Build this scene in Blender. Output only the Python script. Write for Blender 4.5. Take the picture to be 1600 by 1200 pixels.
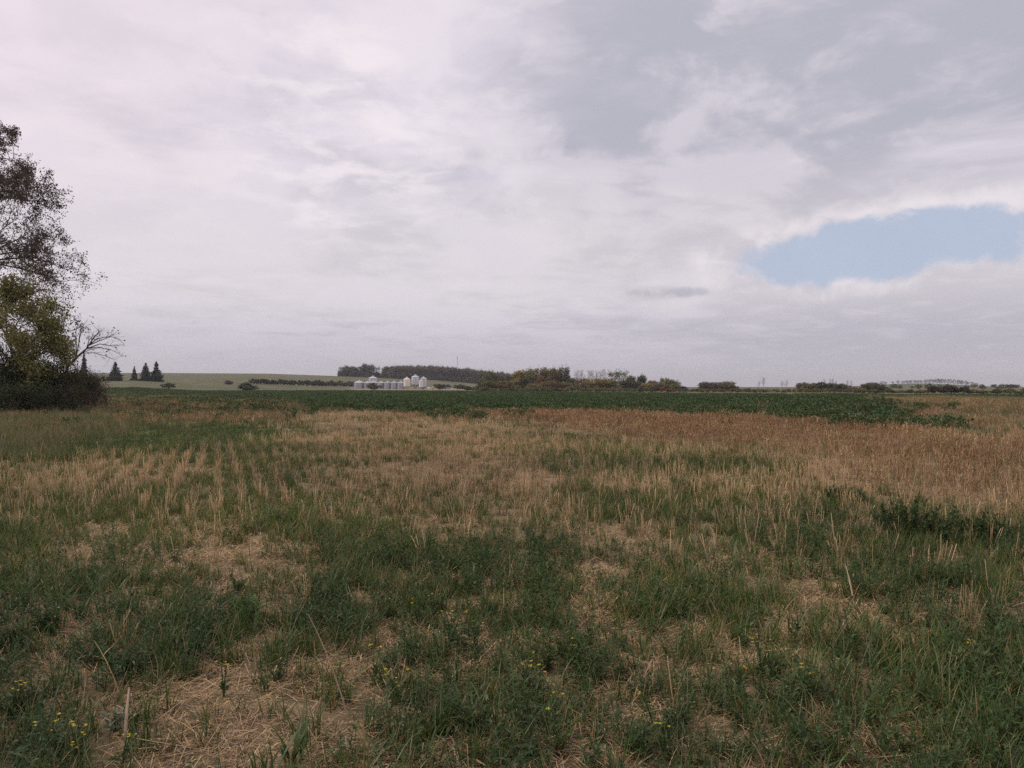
import bpy, math, random
import numpy as np
from mathutils import Vector

# ------------------------------------------------------------------ reset
for o in list(bpy.data.objects):
    bpy.data.objects.remove(o)
scene = bpy.context.scene
COL = scene.collection
R = math.radians

# ------------------------------------------------------------------ camera
CAM_H = 1.6
F = 1200.0          # focal length in photo pixels (1600 px wide)
HZ = 604.0          # horizon row in the photo
cam_d = bpy.data.cameras.new('camera')
cam = bpy.data.objects.new('camera', cam_d)
COL.objects.link(cam)
cam_d.sensor_fit = 'HORIZONTAL'
cam_d.sensor_width = 36.0
cam_d.lens = 36.0 * F / 1600.0
cam_d.clip_start = 0.05
cam_d.clip_end = 20000
cam.location = (0, 0, CAM_H)
cam.rotation_euler = (R(90) + math.atan((HZ - 600) / F), 0, 0)
scene.camera = cam

# ------------------------------------------------------------------ world
SUN_AZ, SUN_EL = R(-75), R(42)      # azimuth measured from +Y towards +X
world = bpy.data.worlds.new('World')
scene.world = world
world.use_nodes = True


def build_world():
    nt = world.node_tree
    nt.nodes.clear()
    N, L = nt.nodes.new, nt.links.new

    def math_(op, a, b=None, c=None, clamp=False):
        n = N('ShaderNodeMath'); n.operation = op; n.use_clamp = clamp
        for i, v in enumerate((a, b, c)):
            if v is None:
                continue
            if isinstance(v, (int, float)):
                n.inputs[i].default_value = v
            else:
                L(v, n.inputs[i])
        return n.outputs[0]

    def vdot(a, v):
        n = N('ShaderNodeVectorMath'); n.operation = 'DOT_PRODUCT'
        L(a, n.inputs[0]); n.inputs[1].default_value = v
        return n.outputs['Value']

    def mixc(f, a, b):
        n = N('ShaderNodeMix'); n.data_type = 'RGBA'
        if isinstance(f, (int, float)):
            n.inputs[0].default_value = f
        else:
            L(f, n.inputs[0])
        for i, v in ((6, a), (7, b)):
            if isinstance(v, tuple):
                n.inputs[i].default_value = (*v, 1)
            else:
                L(v, n.inputs[i])
        return n.outputs[2]

    def sstep(x, lo, hi, a=0.0, b=1.0):
        n = N('ShaderNodeMapRange'); n.interpolation_type = 'SMOOTHSTEP'
        L(x, n.inputs[0])
        for i, v in enumerate((lo, hi, a, b)):
            n.inputs[i + 1].default_value = v
        return n.outputs[0]

    def noise(vec, scale, detail, rough, dist=0.0):
        n = N('ShaderNodeTexNoise')
        L(vec, n.inputs['Vector'])
        n.inputs['Scale'].default_value = scale
        n.inputs['Detail'].default_value = detail
        n.inputs['Roughness'].default_value = rough
        n.inputs['Distortion'].default_value = dist
        return n.outputs['Fac']

    tc = N('ShaderNodeTexCoord')
    nrm = N('ShaderNodeVectorMath'); nrm.operation = 'NORMALIZE'
    L(tc.outputs['Generated'], nrm.inputs[0])
    d = nrm.outputs[0]
    sep = N('ShaderNodeSeparateXYZ'); L(d, sep.inputs[0])
    z = math_('MAXIMUM', sep.outputs[2], 0.0)
    # cloud deck coordinates: a flat layer seen in perspective
    inv = math_('DIVIDE', 1.0, math_('ADD', z, 0.11))
    sc = N('ShaderNodeVectorMath'); sc.operation = 'SCALE'
    L(d, sc.inputs[0]); L(inv, sc.inputs['Scale'])
    fl = N('ShaderNodeVectorMath'); fl.operation = 'MULTIPLY'
    L(sc.outputs[0], fl.inputs[0]); fl.inputs[1].default_value = (1, 1, 0)
    p = fl.outputs[0]
    big = noise(p, 0.55, 3, 0.5, 0.3)
    mid = noise(p, 1.6, 7, 0.56, 0.5)
    fine = noise(p, 4.5, 6, 0.6, 0.3)

    sky = N('ShaderNodeTexSky')
    sky.sky_type = 'NISHITA'; sky.sun_disc = False
    sky.sun_elevation = SUN_EL; sky.sun_rotation = SUN_AZ
    sky.altitude = 500; sky.dust_density = 2.0; sky.ozone_density = 1.5
    blue = N('ShaderNodeVectorMath'); blue.operation = 'SCALE'
    L(sky.outputs[0], blue.inputs[0]); blue.inputs['Scale'].default_value = SKY_STR
    veil = mixc(0.85, blue.outputs[0], (0.415, 0.475, 0.605))

    grey = (0.405, 0.403, 0.470)
    lav = (0.625, 0.59, 0.665)
    white = (0.76, 0.70, 0.745)
    warm = (0.655, 0.605, 0.63)
    # broad grey mass of thicker cloud and brighter thin cloud
    mass_c = Vector((0.47, 1, 0.40)).normalized()
    mass = sstep(vdot(d, mass_c), 0.88, 0.99)
    thick = math_('ADD', math_('MULTIPLY', big, 0.4), math_('MULTIPLY', mid, 0.6))
    thick = math_('ADD', thick, math_('MULTIPLY', mass, 0.17))
    c = mixc(sstep(thick, 0.45, 0.66), lav, grey)
    # bright puffs and ragged lit edges
    pf = math_('ADD', math_('MULTIPLY', mid, 0.5), math_('MULTIPLY', fine, 0.5))
    pf = math_('SUBTRACT', pf, math_('MULTIPLY', mass, 0.05))
    c = mixc(math_('MULTIPLY', sstep(pf, 0.46, 0.70), 0.65), c, white)
    dz = N('ShaderNodeVectorMath'); dz.operation = 'MULTIPLY'; L(d, dz.inputs[0]); dz.inputs[1].default_value = (1, 1, 2.1)
    cum = noise(dz.outputs[0], 4.6, 9, 0.57, 0.35)
    up_ = sstep(z, 0.10, 0.2)
    c = mixc(math_('MULTIPLY', math_('MULTIPLY', sstep(cum, 0.51, 0.63), 0.42), up_), c, white)
    c = mixc(math_('MULTIPLY', math_('MULTIPLY', sstep(cum, 0.47, 0.36), 0.45), up_), c, grey)
    # thinner cloud, brighter and pinker, towards the veiled sun
    sd = Vector((math.sin(SUN_AZ) * math.cos(SUN_EL), math.cos(SUN_AZ) * math.cos(SUN_EL), math.sin(SUN_EL)))
    c = mixc(sstep(vdot(d, sd), 0.30, 1.0, 0.0, 0.75), c, (0.80, 0.695, 0.75))
    # low warm band and hazy horizon
    lowb = math_('MULTIPLY', sstep(z, 0.05, 0.12), sstep(z, 0.30, 0.16))
    c = mixc(math_('MULTIPLY', lowb, 0.5), c, warm)
    # heap of small bright puffs between the thin clouds
    pc = Vector((-0.22, 1, 0.335)).normalized()
    pm = sstep(vdot(d, pc), 0.984, 0.9985)
    pm = math_('MULTIPLY', pm, sstep(fine, 0.44, 0.64))
    c = mixc(math_('MULTIPLY', pm, 0.4), c, (0.86, 0.79, 0.81))

    # opening of blue sky
    gc = Vector((0.475, 1, 0.178)).normalized()
    t1 = Vector((gc.y, -gc.x, 0)).normalized()
    a = math_('DIVIDE', math_('ADD', vdot(d, t1), math_('MULTIPLY', math_('SUBTRACT', noise(d, 6.0, 5, 0.6, 0.4), 0.5), 0.10)), 0.165)
    wob = math_('MULTIPLY', math_('SUBTRACT', noise(d, 9.0, 6, 0.6, 0.6), 0.5), 0.035)
    el = math_('ADD', sep.outputs[2], wob)
    slope = math_('MULTIPLY', vdot(d, t1), 0.06)
    b = math_('DIVIDE', math_('SUBTRACT', math_('SUBTRACT', el, gc.z), slope), 0.037)
    rr = math_('ADD', math_('POWER', math_('ABSOLUTE', a), 2.2), math_('POWER', math_('ABSOLUTE', b), 2.0))
    rr = math_('ADD', rr, math_('MULTIPLY', math_('SUBTRACT', noise(d, 16.0, 7, 0.62, 0.5), 0.5), 2.2))
    gap = math_('MULTIPLY', sstep(rr, 1.2, 0.62), sstep(vdot(d, gc), 0.8, 0.9))
    edge = math_('MULTIPLY', sstep(rr, 2.6, 1.2), sstep(vdot(d, gc), 0.93, 0.965))
    c = mixc(math_('MULTIPLY', math_('MULTIPLY', edge, 0.6), sstep(noise(d, 12.0, 7, 0.62, 0.5), 0.35, 0.62)), c, (0.80, 0.745, 0.77))
    c = mixc(math_('MULTIPLY', gap, 0.92), c, veil)
    # thin blue breaks elsewhere in the deck
    c = mixc(math_('MULTIPLY', sstep(big, 0.30, 0.20), 0.7), c, veil)

    c = mixc(sstep(z, 0.13, 0.0, 0.0, 0.93), c, (0.44, 0.42, 0.465))
    # small dark scrap of low cloud
    wc = Vector((0.208, 1, 0.1225)).normalized()
    wt = Vector((wc.y, -wc.x, 0)).normalized()
    wa = math_('DIVIDE', vdot(d, wt), 0.050)
    wb = math_('DIVIDE', math_('SUBTRACT', sep.outputs[2], wc.z), 0.0075)
    wr = math_('ADD', math_('MULTIPLY', wa, wa), math_('MULTIPLY', wb, wb))
    wn = noise(d, 26.0, 5, 0.6, 0.4)
    wr = math_('ADD', wr, math_('MULTIPLY', math_('SUBTRACT', wn, 0.5), 4.5))
    wis = math_('MULTIPLY', sstep(wr, 1.4, 0.1), sstep(vdot(d, wc), 0.99, 0.996))
    c = mixc(math_('MULTIPLY', wis, 0.75), c, (0.39, 0.385, 0.44))

    bg = N('ShaderNodeBackground'); L(c, bg.inputs[0]); bg.inputs[1].default_value = 1.0
    out = N('ShaderNodeOutputWorld'); L(bg.outputs[0], out.inputs[0])


SKY_STR = 0.10
HAZE = 0.00014
build_world()

# ------------------------------------------------------------------ sun (veiled by cloud)
sun_d = bpy.data.lights.new('sun', 'SUN')
sun_d.energy = 1.5
sun_d.angle = R(12)
sun_d.color = (1.0, 0.93, 0.85)
sun = bpy.data.objects.new('sun', sun_d)
COL.objects.link(sun)
sv = Vector((math.sin(SUN_AZ) * math.cos(SUN_EL), math.cos(SUN_AZ) * math.cos(SUN_EL), math.sin(SUN_EL)))
sun.rotation_euler = (-sv).to_track_quat('-Z', 'Y').to_euler()
sun.location = sv * 60

vs = scene.view_settings
vs.view_transform = 'Standard'
vs.look = 'None'
vs.exposure = 0.22
vs.gamma = 1.0
vs.use_curve_mapping = False
scene.cycles.use_denoising = False
scene.cycles.max_bounces = 6
scene.cycles.diffuse_bounces = 3
scene.cycles.glossy_bounces = 2
scene.cycles.transmission_bounces = 3
scene.cycles.transparent_max_bounces = 4

# ------------------------------------------------------------------ numpy noise
_rs = np.random.RandomState(7)
_LAT = _rs.rand(256, 256)


def vnoise(x, y):
    xi = np.floor(x).astype(int); yi = np.floor(y).astype(int)
    fx = x - xi; fy = y - yi
    fx = fx * fx * (3 - 2 * fx); fy = fy * fy * (3 - 2 * fy)
    a = _LAT[xi % 256, yi % 256]; b = _LAT[(xi + 1) % 256, yi % 256]
    c = _LAT[xi % 256, (yi + 1) % 256]; d = _LAT[(xi + 1) % 256, (yi + 1) % 256]
    return (a * (1 - fx) + b * fx) * (1 - fy) + (c * (1 - fx) + d * fx) * fy


def fbm(x, y, oct=4, seed=0.0):
    s = 0; amp = 0.5; tot = 0
    for i in range(oct):
        s = s + amp * vnoise(x + seed * 17.3 + 31.7 * i, y + seed * 9.1 + 11.3 * i)
        tot += amp; amp *= 0.5; x = x * 2.03; y = y * 2.03
    return s / tot


def smooth(a, b, t):
    t = np.clip((t - a) / (b - a), 0, 1)
    return t * t * (3 - 2 * t)


# ------------------------------------------------------------------ terrain
def ground_z(x, y):
    x = np.asarray(x, float); y = np.asarray(y, float)
    ys = np.maximum(y, 1.0)
    r = np.hypot(x, y)
    u = np.where(y > 1, 800 + F * x / ys, np.where(x < 0, -4000, 5000))
    u = np.clip(u, -4000, 5000)
    A = np.interp(u, [-4000, -800, 0, 255, 420, 530, 600, 680, 740, 775, 850, 1000, 1200, 5000],
                  [3, 12, 15, 16.2, 16.2, 13.8, 12.2, 10.2, 5.8, 3.0, 1.6, 0.9, 0.7, 0.3])
    y0 = np.interp(u, [-4000, 100, 215, 410, 560, 5000], [260, 190, 180, 330, 450, 460])
    t = np.clip((r - y0) / (900 - y0), 0, 1)
    z = A * t ** 1.2 * (1 - 0.85 * smooth(930, 1700, r))
    z = z + 6.4 * np.exp(-((u - 1435) / 95.0) ** 2) * smooth(900, 1400, r) * (1 - smooth(1600, 2300, r))
    near = smooth(1, 6, r) * (1 - smooth(150, 260, r))
    z = z + near * 0.10 * (fbm(x / 9, y / 9, 3, 2) - 0.5) * np.clip(r / 20, 0.3, 1.0)
    # a low swell in the field
    z = z + 0.45 * np.exp(-((x - 34) / 16.0) ** 2 - ((y - 62) / 22.0) ** 2)
    z = z + 0.045 * (fbm(x / 0.9, y / 0.9, 3, 5) - 0.5) * (1 - smooth(20, 60, r))
    return z


def gz(x, y):
    return float(ground_z(np.array([x]), np.array([y]))[0])


def at(u, dist):
    """A photo column at a chosen distance along the view axis, on the ground."""
    x = (u - 800) / F * dist
    return x, dist, gz(x, dist)


def px(n, dist):
    return n * dist / F


# ------------------------------------------------------------------ zones of the field
def inpoly(u, v, poly):
    ins = np.zeros(u.shape, bool)
    n = len(poly)
    for i in range(n):
        x1, y1 = poly[i]; x2, y2 = poly[(i + 1) % n]
        if y1 == y2:
            continue
        cnd = ((y1 > v) != (y2 > v)) & (u < (x2 - x1) * (v - y1) / (y2 - y1) + x1)
        ins ^= cnd
    return ins


KEYS = ['g', 't', 's', 'l', 'r', 'c', 'o', 'b']
# g short grass, t leafy weeds, s standing stubble, l flat straw, r rusty dry weeds, c dark crop, o rough dry grass, b broad grass
ZONES = [
    # middle mix everywhere in the field first
    ([(-3000, 640), (5000, 640), (5000, 9000), (-3000, 9000)], dict(g=.52, s=.6, l=.5, t=.15)),
    # foreground regrowth
    ([(-3000, 815), (300, 820), (520, 800), (650, 835), (1000, 850), (1200, 845), (1400, 825), (5000, 840), (5000, 9000), (-3000, 9000)],
     dict(g=.98, t=.58, l=.7, s=.16, b=.28)),
    # rough grass by the trees
    ([(-3000, 606), (150, 606), (250, 620), (215, 650), (150, 692), (60, 725), (-3000, 790)], dict(o=.6, g=1.1, r=.08, t=.2)),
    # dark crop band
    ([(-600, 609), (250, 609), (5000, 609), (5000, 640), (1600, 638), (1450, 648), (1000, 648), (740, 648), (700, 662), (600, 660), (480, 640), (250, 619), (150, 612)],
     dict(c=1.0, g=.1)),
    # ragged lower margin of the crop
    ([(480, 640), (600, 652), (740, 645), (1000, 644), (1000, 657), (850, 662), (740, 672), (600, 672), (470, 655)], dict(c=.45, g=.55, r=.15, s=.3)),
    # reddish weeds at the crop edge
    ([(150, 622), (300, 619), (480, 628), (520, 645), (430, 662), (300, 660), (180, 660)], dict(r=.42, o=.4, g=.5, s=.15, c=.15)),
    # fresh green strip
    ([(-300, 800), (60, 725), (150, 688), (210, 664), (330, 660), (490, 666), (488, 697), (350, 708), (200, 722), (80, 770)], dict(g=1.6, t=.5, o=.06, b=.15)),
    # stubble rows
    ([(-100, 775), (60, 742), (200, 712), (350, 700), (480, 688), (505, 760), (470, 806), (250, 822), (-100, 812)], dict(s=.9, g=.6, l=.3)),
    # pale stubble in the centre
    ([(470, 690), (430, 655), (560, 640), (690, 652), (760, 690), (830, 740), (1000, 800), (930, 842), (600, 838), (490, 800)], dict(s=.75, l=.75, g=.26, r=.05)),
    # mixed green and straw
    ([(700, 652), (1000, 688), (1250, 728), (1300, 800), (1000, 842), (830, 740), (760, 690)], dict(s=.75, g=.62, l=.4, t=.12)),
    # rust band
    ([(690, 643), (1000, 646), (1200, 658), (1330, 670), (1600, 688), (5000, 760), (5000, 800), (1600, 735), (1300, 722), (1150, 702), (1000, 690), (840, 668)],
     dict(r=1.0, s=.35, l=.25, g=.12)),
    # orange straw
    ([(1180, 712), (1600, 733), (5000, 790), (5000, 900), (1600, 800), (1450, 778), (1280, 752)], dict(l=.9, s=.7, r=.34, g=.08)),
    # far tan
    ([(1290, 633), (1420, 627), (5000, 640), (5000, 760), (1600, 690), (1480, 670), (1430, 646)], dict(o=.6, r=.28, s=.6, l=.3, g=.15)),
    # green tongue
    ([(1080, 643), (1300, 640), (1440, 648), (1490, 676), (1250, 669)], dict(c=.7, g=.25, r=.12)),
    # straw openings in the regrowth
    ([(225, 825), (460, 822), (480, 900), (475, 1000), (400, 1015), (330, 900), (240, 870)], dict(l=1.0, g=.22, t=.06, s=.1)),
    ([(270, 1050), (420, 1020), (440, 1190), (250, 1260), (190, 1190)], dict(l=1.0, g=.10)),
    ([(880, 900), (1010, 880), (1020, 960), (930, 990)], dict(l=1.0, g=.15)),
    ([(1210, 920), (1310, 915), (1320, 985), (1230, 995)], dict(l=1.0, g=.2)),
    ([(1440, 955), (1520, 960), (1510, 990), (1440, 985)], dict(l=1.0, g=.2)),
    ([(930, 1010), (1010, 990), (1050, 1060), (960, 1080)], dict(l=.8, g=.2, r=.1)),
    ([(560, 950), (640, 940), (650, 1010), (590, 1030)], dict(l=1.0, g=.15)),
    ([(500, 1010), (600, 1020), (590, 1120), (500, 1130)], dict(l=.9, g=.25)),
    ([(100, 960), (190, 940), (210, 1000), (130, 1010)], dict(l=.9, g=.25)),
    ([(690, 880), (760, 890), (770, 960), (700, 970)], dict(l=.9, g=.25, s=.2)),
    # dense tall regrowth
    ([(980, 930), (1130, 900), (1330, 1010), (1600, 1010), (1900, 1100), (1900, 1500), (1050, 1500), (1060, 1100)], dict(g=1.6, t=1.0, b=.6, l=.2)),
    ([(640, 850), (840, 850), (900, 900), (780, 920), (660, 890)], dict(g=1.0, t=.5, b=.3, l=.3)),
    ([(600, 1060), (820, 1040), (900, 1120), (880, 1500), (560, 1500)], dict(g=.9, t=.4, b=.8, l=.2)),
    ([(-300, 880), (90, 830), (220, 850), (230, 930), (100, 960), (-300, 1010)], dict(g=1.0, t=.3, b=.4, l=.3)),
    ([(-300, 1090), (80, 1040), (180, 1100), (220, 1400), (-300, 1400)], dict(g=.9, t=.75, b=.2, l=.2)),
]
FAR_EDGE_U = [-3000, 150, 300, 600, 930, 1100, 1600, 5000]
FAR_EDGE_V = [613, 612.6, 612, 611.6, 614.2, 617.6, 619.2, 621]


NR0 = np.random.RandomState(5)


def fields(x, y):
    """How much of each plant grows at a ground point."""
    ys = np.maximum(y, 0.8)
    amp = np.clip(0.05 * ys, 0.05, 2.2)
    jx = x + amp * 2.4 * (fbm(x / 1.7 / np.clip(amp, .3, 3), y / 1.7 / np.clip(amp, .3, 3), 3, 3) - .5)
    jy = ys + amp * 2.6 * (fbm(x / 1.5 / np.clip(amp, .3, 3), y / 1.5 / np.clip(amp, .3, 3), 3, 4) - .5)
    jx = jx + 0.5 * amp * (vnoise(x * 3.1, y * 3.1) - .5)
    jy = np.maximum(jy + 0.5 * amp * (vnoise(x * 2.9 + 40, y * 2.9) - .5), 0.7)
    jx = jx + NR0.normal(0, 1, x.shape) * .022 * ys
    jy = np.maximum(jy * np.exp(NR0.normal(0, 1, x.shape) * .05), 0.7)
    u = 800 + F * jx / jy
    v = HZ + F * CAM_H / jy
    out = {k: np.zeros(x.shape) for k in KEYS}
    for poly, w in ZONES:
        m = inpoly(u, v, poly)
        for k in KEYS:
            out[k][m] = w.get(k, 0.0)
    # world-space patchiness
    n1 = fbm(x / 2.6, y / 2.6, 4, 11)
    n2 = fbm(x / 0.8, y / 0.8, 3, 12)
    pat = smooth(.36, .60, .6 * n1 + .4 * n2)
    out['g'] *= .32 + 1.0 * pat
    out['t'] *= .1 + 1.5 * smooth(.46, .62, fbm(x / 1.3, y / 1.3, 3, 13))
    out['b'] *= 2.0 * smooth(.47, .60, fbm(x / 0.9, y / 0.9, 3, 14))
    out['s'] *= .55 + .75 * (1 - pat)
    out['l'] *= .6 + .6 * (1 - pat)
    out['r'] *= .5 + 1.0 * smooth(.4, .6, fbm(x / 5, y / 5, 3, 15))
    out['l'] = np.maximum(out['l'], (.22 + .35 * (1 - pat)) * (1 - smooth(10, 18, np.hypot(x, y))))
    # far edge of the field
    uu = 800 + F * x / ys
    edge_y = F * CAM_H / (np.interp(uu, FAR_EDGE_U, FAR_EDGE_V) - HZ)
    inside = (y < edge_y * (1 + .03 * (vnoise(x / 6, y / 6) - .5)))
    for k in KEYS:
        out[k] = out[k] * inside
    out['inside'] = inside
    out['edge'] = edge_y
    return out


# ------------------------------------------------------------------ materials
def nodes_of(mat):
    mat.use_nodes = True
    nt = mat.node_tree
    nt.nodes.clear()
    return nt, nt.nodes.new, nt.links.new


def mat_plain(name, color, rough=0.7, metal=0.0, var=0.12, scale=3.0, bump=0.0, dirt=None):
    m = bpy.data.materials.new(name)
    nt, N, L = nodes_of(m)
    bs = N('ShaderNodeBsdfPrincipled'); out = N('ShaderNodeOutputMaterial'); L(bs.outputs[0], out.inputs[0])
    tc = N('ShaderNodeTexCoord'); nz = N('ShaderNodeTexNoise')
    L(tc.outputs['Object'], nz.inputs['Vector'])
    nz.inputs['Scale'].default_value = scale; nz.inputs['Detail'].default_value = 6
    cr = N('ShaderNodeValToRGB')
    lo = dirt or tuple(c * (1 - 2 * var) for c in color)
    cr.color_ramp.elements[0].position = .3; cr.color_ramp.elements[0].color = (*lo, 1)
    cr.color_ramp.elements[1].position = .65; cr.color_ramp.elements[1].color = (*[min(1, c * (1 + var)) for c in color], 1)
    L(nz.outputs['Fac'], cr.inputs[0]); L(cr.outputs[0], bs.inputs['Base Color'])
    bs.inputs['Roughness'].default_value = rough; bs.inputs['Metallic'].default_value = metal
    if bump:
        bp = N('ShaderNodeBump'); bp.inputs['Strength'].default_value = bump
        L(nz.outputs['Fac'], bp.inputs['Height']); L(bp.outputs[0], bs.inputs['Normal'])
    return m


def mat_leaf(name, trans=0.25, gloss=0.04, use_obj_color=False, instancer=False):
    """col (per leaf, on the mesh) times tint (per plant)."""
    m = bpy.data.materials.new(name)
    nt, N, L = nodes_of(m)
    out = N('ShaderNodeOutputMaterial')
    at_ = N('ShaderNodeAttribute'); at_.attribute_type = 'GEOMETRY'; at_.attribute_name = 'col'
    c = at_.outputs['Color']

    def mul(a, b):
        n = N('ShaderNodeMix'); n.data_type = 'RGBA'; n.blend_type = 'MULTIPLY'; n.inputs[0].default_value = 1
        L(a, n.inputs[6]); L(b, n.inputs[7]); return n.outputs[2]
    if instancer:
        ai = N('ShaderNodeAttribute'); ai.attribute_type = 'INSTANCER'; ai.attribute_name = 'tint'
        c = mul(c, ai.outputs['Color'])
    if use_obj_color:
        oi = N('ShaderNodeObjectInfo'); c = mul(c, oi.outputs['Color'])
    df = N('ShaderNodeBsdfDiffuse'); L(c, df.inputs[0])
    sh = df.outputs[0]
    if trans:
        tr = N('ShaderNodeBsdfTranslucent'); L(c, tr.inputs[0])
        mx = N('ShaderNodeMixShader'); mx.inputs[0].default_value = trans
        L(sh, mx.inputs[1]); L(tr.outputs[0], mx.inputs[2]); sh = mx.outputs[0]
    if gloss:
        gl = N('ShaderNodeBsdfGlossy'); gl.inputs['Roughness'].default_value = .45
        mx = N('ShaderNodeMixShader'); mx.inputs[0].default_value = gloss
        L(sh, mx.inputs[1]); L(gl.outputs[0], mx.inputs[2]); sh = mx.outputs[0]
    L(sh, out.inputs[0])
    return m


def mat_ground():
    m = bpy.data.materials.new('field_ground')
    nt, N, L = nodes_of(m)
    out = N('ShaderNodeOutputMaterial'); bs = N('ShaderNodeBsdfPrincipled'); L(bs.outputs[0], out.inputs[0])
    bs.inputs['Roughness'].default_value = .95; bs.inputs['Specular IOR Level'].default_value = .1
    at_ = N('ShaderNodeAttribute'); at_.attribute_name = 'col'
    tc = N('ShaderNodeTexCoord')
    n1 = N('ShaderNodeTexNoise'); n1.inputs['Scale'].default_value = 9; n1.inputs['Detail'].default_value = 8; n1.inputs['Roughness'].default_value = .7
    n2 = N('ShaderNodeTexNoise'); n2.inputs['Scale'].default_value = .12; n2.inputs['Detail'].default_value = 8
    for n in (n1, n2):
        L(tc.outputs['Object'], n.inputs['Vector'])
    cr = N('ShaderNodeMapRange'); L(n1.outputs['Fac'], cr.inputs[0])
    for i, v in enumerate((.25, .75, .45, 1.5)):
        cr.inputs[i + 1].default_value = v
    cr2 = N('ShaderNodeMapRange'); L(n2.outputs['Fac'], cr2.inputs[0])
    for i, v in enumerate((.3, .7, .78, 1.2)):
        cr2.inputs[i + 1].default_value = v
    mm = N('ShaderNodeMath'); mm.operation = 'MULTIPLY'; L(cr.outputs[0], mm.inputs[0]); L(cr2.outputs[0], mm.inputs[1])
    sc = N('ShaderNodeVectorMath'); sc.operation = 'SCALE'; L(at_.outputs['Color'], sc.inputs[0]); L(mm.outputs[0], sc.inputs['Scale'])
    L(sc.outputs[0], bs.inputs['Base Color'])
    bp = N('ShaderNodeBump'); bp.inputs['Strength'].default_value = .6; bp.inputs['Distance'].default_value = .02
    L(n1.outputs['Fac'], bp.inputs['Height']); L(bp.outputs[0], bs.inputs['Normal'])
    return m


# ------------------------------------------------------------------ object helpers
def mesh_obj(name, verts, faces, mat, parent=None, cols=None, smooth_=False, link=True):
    me = bpy.data.meshes.new(name)
    me.from_pydata([tuple(v) for v in verts], [], [tuple(f) for f in faces])
    if cols is not None:
        a = me.color_attributes.new('col', 'FLOAT_COLOR', 'POINT')
        c = np.ones((len(verts), 4), np.float32); c[:, :3] = cols
        a.data.foreach_set('color', c.ravel())
    if smooth_:
        me.polygons.foreach_set('use_smooth', [True] * len(me.polygons))
    me.update()
    if mat:
        me.materials.append(mat)
    o = bpy.data.objects.new(name, me)
    if link:
        COL.objects.link(o)
    if parent is not None:
        o.parent = parent
    return o


def tag(o, label, cat, group=None):
    o['label'] = label; o['category'] = cat
    if group:
        o['group'] = group
    return o


def empty(name, loc, rz=0.0, s=1.0):
    o = bpy.data.objects.new(name, None)
    COL.objects.link(o)
    o.location = loc; o.rotation_euler = (0, 0, rz)
    o.scale = s if isinstance(s, tuple) else (s, s, s)
    o.empty_display_size = .3
    return o


class MB:
    """Collects shapes for one mesh."""
    def __init__(self):
        self.v = []; self.f = []; self.c = []

    def add(self, v, f, col=None):
        b = len(self.v)
        self.v.extend([tuple(p) for p in v])
        self.f.extend([tuple(i + b for i in q) for q in f])
        if col is not None:
            self.c.extend([col] * len(v) if not isinstance(col, list) else col)

    def box(self, x0, x1, y0, y1, z0, z1, col=None):
        v = [(x, y, z) for z in (z0, z1) for y in (y0, y1) for x in (x0, x1)]
        self.add(v, [(0, 2, 3, 1), (4, 5, 7, 6), (0, 1, 5, 4), (2, 6, 7, 3), (0, 4, 6, 2), (1, 3, 7, 5)], col)

    def tube(self, pts, radii, sides=6, col=None, cap=True):
        pts = [Vector(p) for p in pts]
        n = len(pts); V = []; Fc = []
        for i, p in enumerate(pts):
            t = (pts[min(i + 1, n - 1)] - pts[max(i - 1, 0)])
            t = t.normalized() if t.length > 1e-9 else Vector((0, 0, 1))
            a = t.orthogonal().normalized() if i == 0 else (a - t * a.dot(t))
            if a.length < 1e-6:
                a = t.orthogonal()
            a = a.normalized(); b = t.cross(a)
            for k in range(sides):
                an = 2 * math.pi * k / sides
                V.append(p + (a * math.cos(an) + b * math.sin(an)) * radii[i])
        for i in range(n - 1):
            for k in range(sides):
                k2 = (k + 1) % sides
                Fc.append((i * sides + k, i * sides + k2, (i + 1) * sides + k2, (i + 1) * sides + k))
        if cap:
            Fc.append(tuple(range(sides - 1, -1, -1)))
            Fc.append(tuple((n - 1) * sides + k for k in range(sides)))
        self.add(V, Fc, col)

    def lathe(self, prof, sides=32, col=None, a0=0.0):
        V = []; Fc = []
        for (r, z) in prof:
            for k in range(sides):
                an = a0 + 2 * math.pi * k / sides
                V.append((r * math.cos(an), r * math.sin(an), z))
        for i in range(len(prof) - 1):
            for k in range(sides):
                k2 = (k + 1) % sides
                Fc.append((i * sides + k, i * sides + k2, (i + 1) * sides + k2, (i + 1) * sides + k))
        self.add(V, Fc, col)

    def build(self, name, mat, parent=None, smooth_=False, link=True):
        return mesh_obj(name, self.v, self.f, mat, parent, np.array(self.c) if self.c else None, smooth_, link)


def copy_tree(src, loc, rz, s):
    r = src.copy(); COL.objects.link(r)
    r.location = loc; r.rotation_euler = (0, 0, rz)
    r.scale = s if isinstance(s, tuple) else (s, s, s)
    for ch in src.children:
        c = ch.copy(); COL.objects.link(c); c.parent = r
        for g in ch.children:
            d = g.copy(); COL.objects.link(d); d.parent = c
    return r


# ------------------------------------------------------------------ ground sheet
GREEN = np.array([.075, .100, .036]); STRAW = np.array([.34, .25, .145]); SOIL = np.array([.085, .060, .038])
RUST = np.array([.20, .125, .066]); CROP = np.array([.052, .076, .030]); ROUGH = np.array([.17, .135, .075])
MEADOW = np.array([.128, .124, .064]); PALE = np.array([.34, .27, .19]); OLIVE = np.array([.095, .10, .05])


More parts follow.
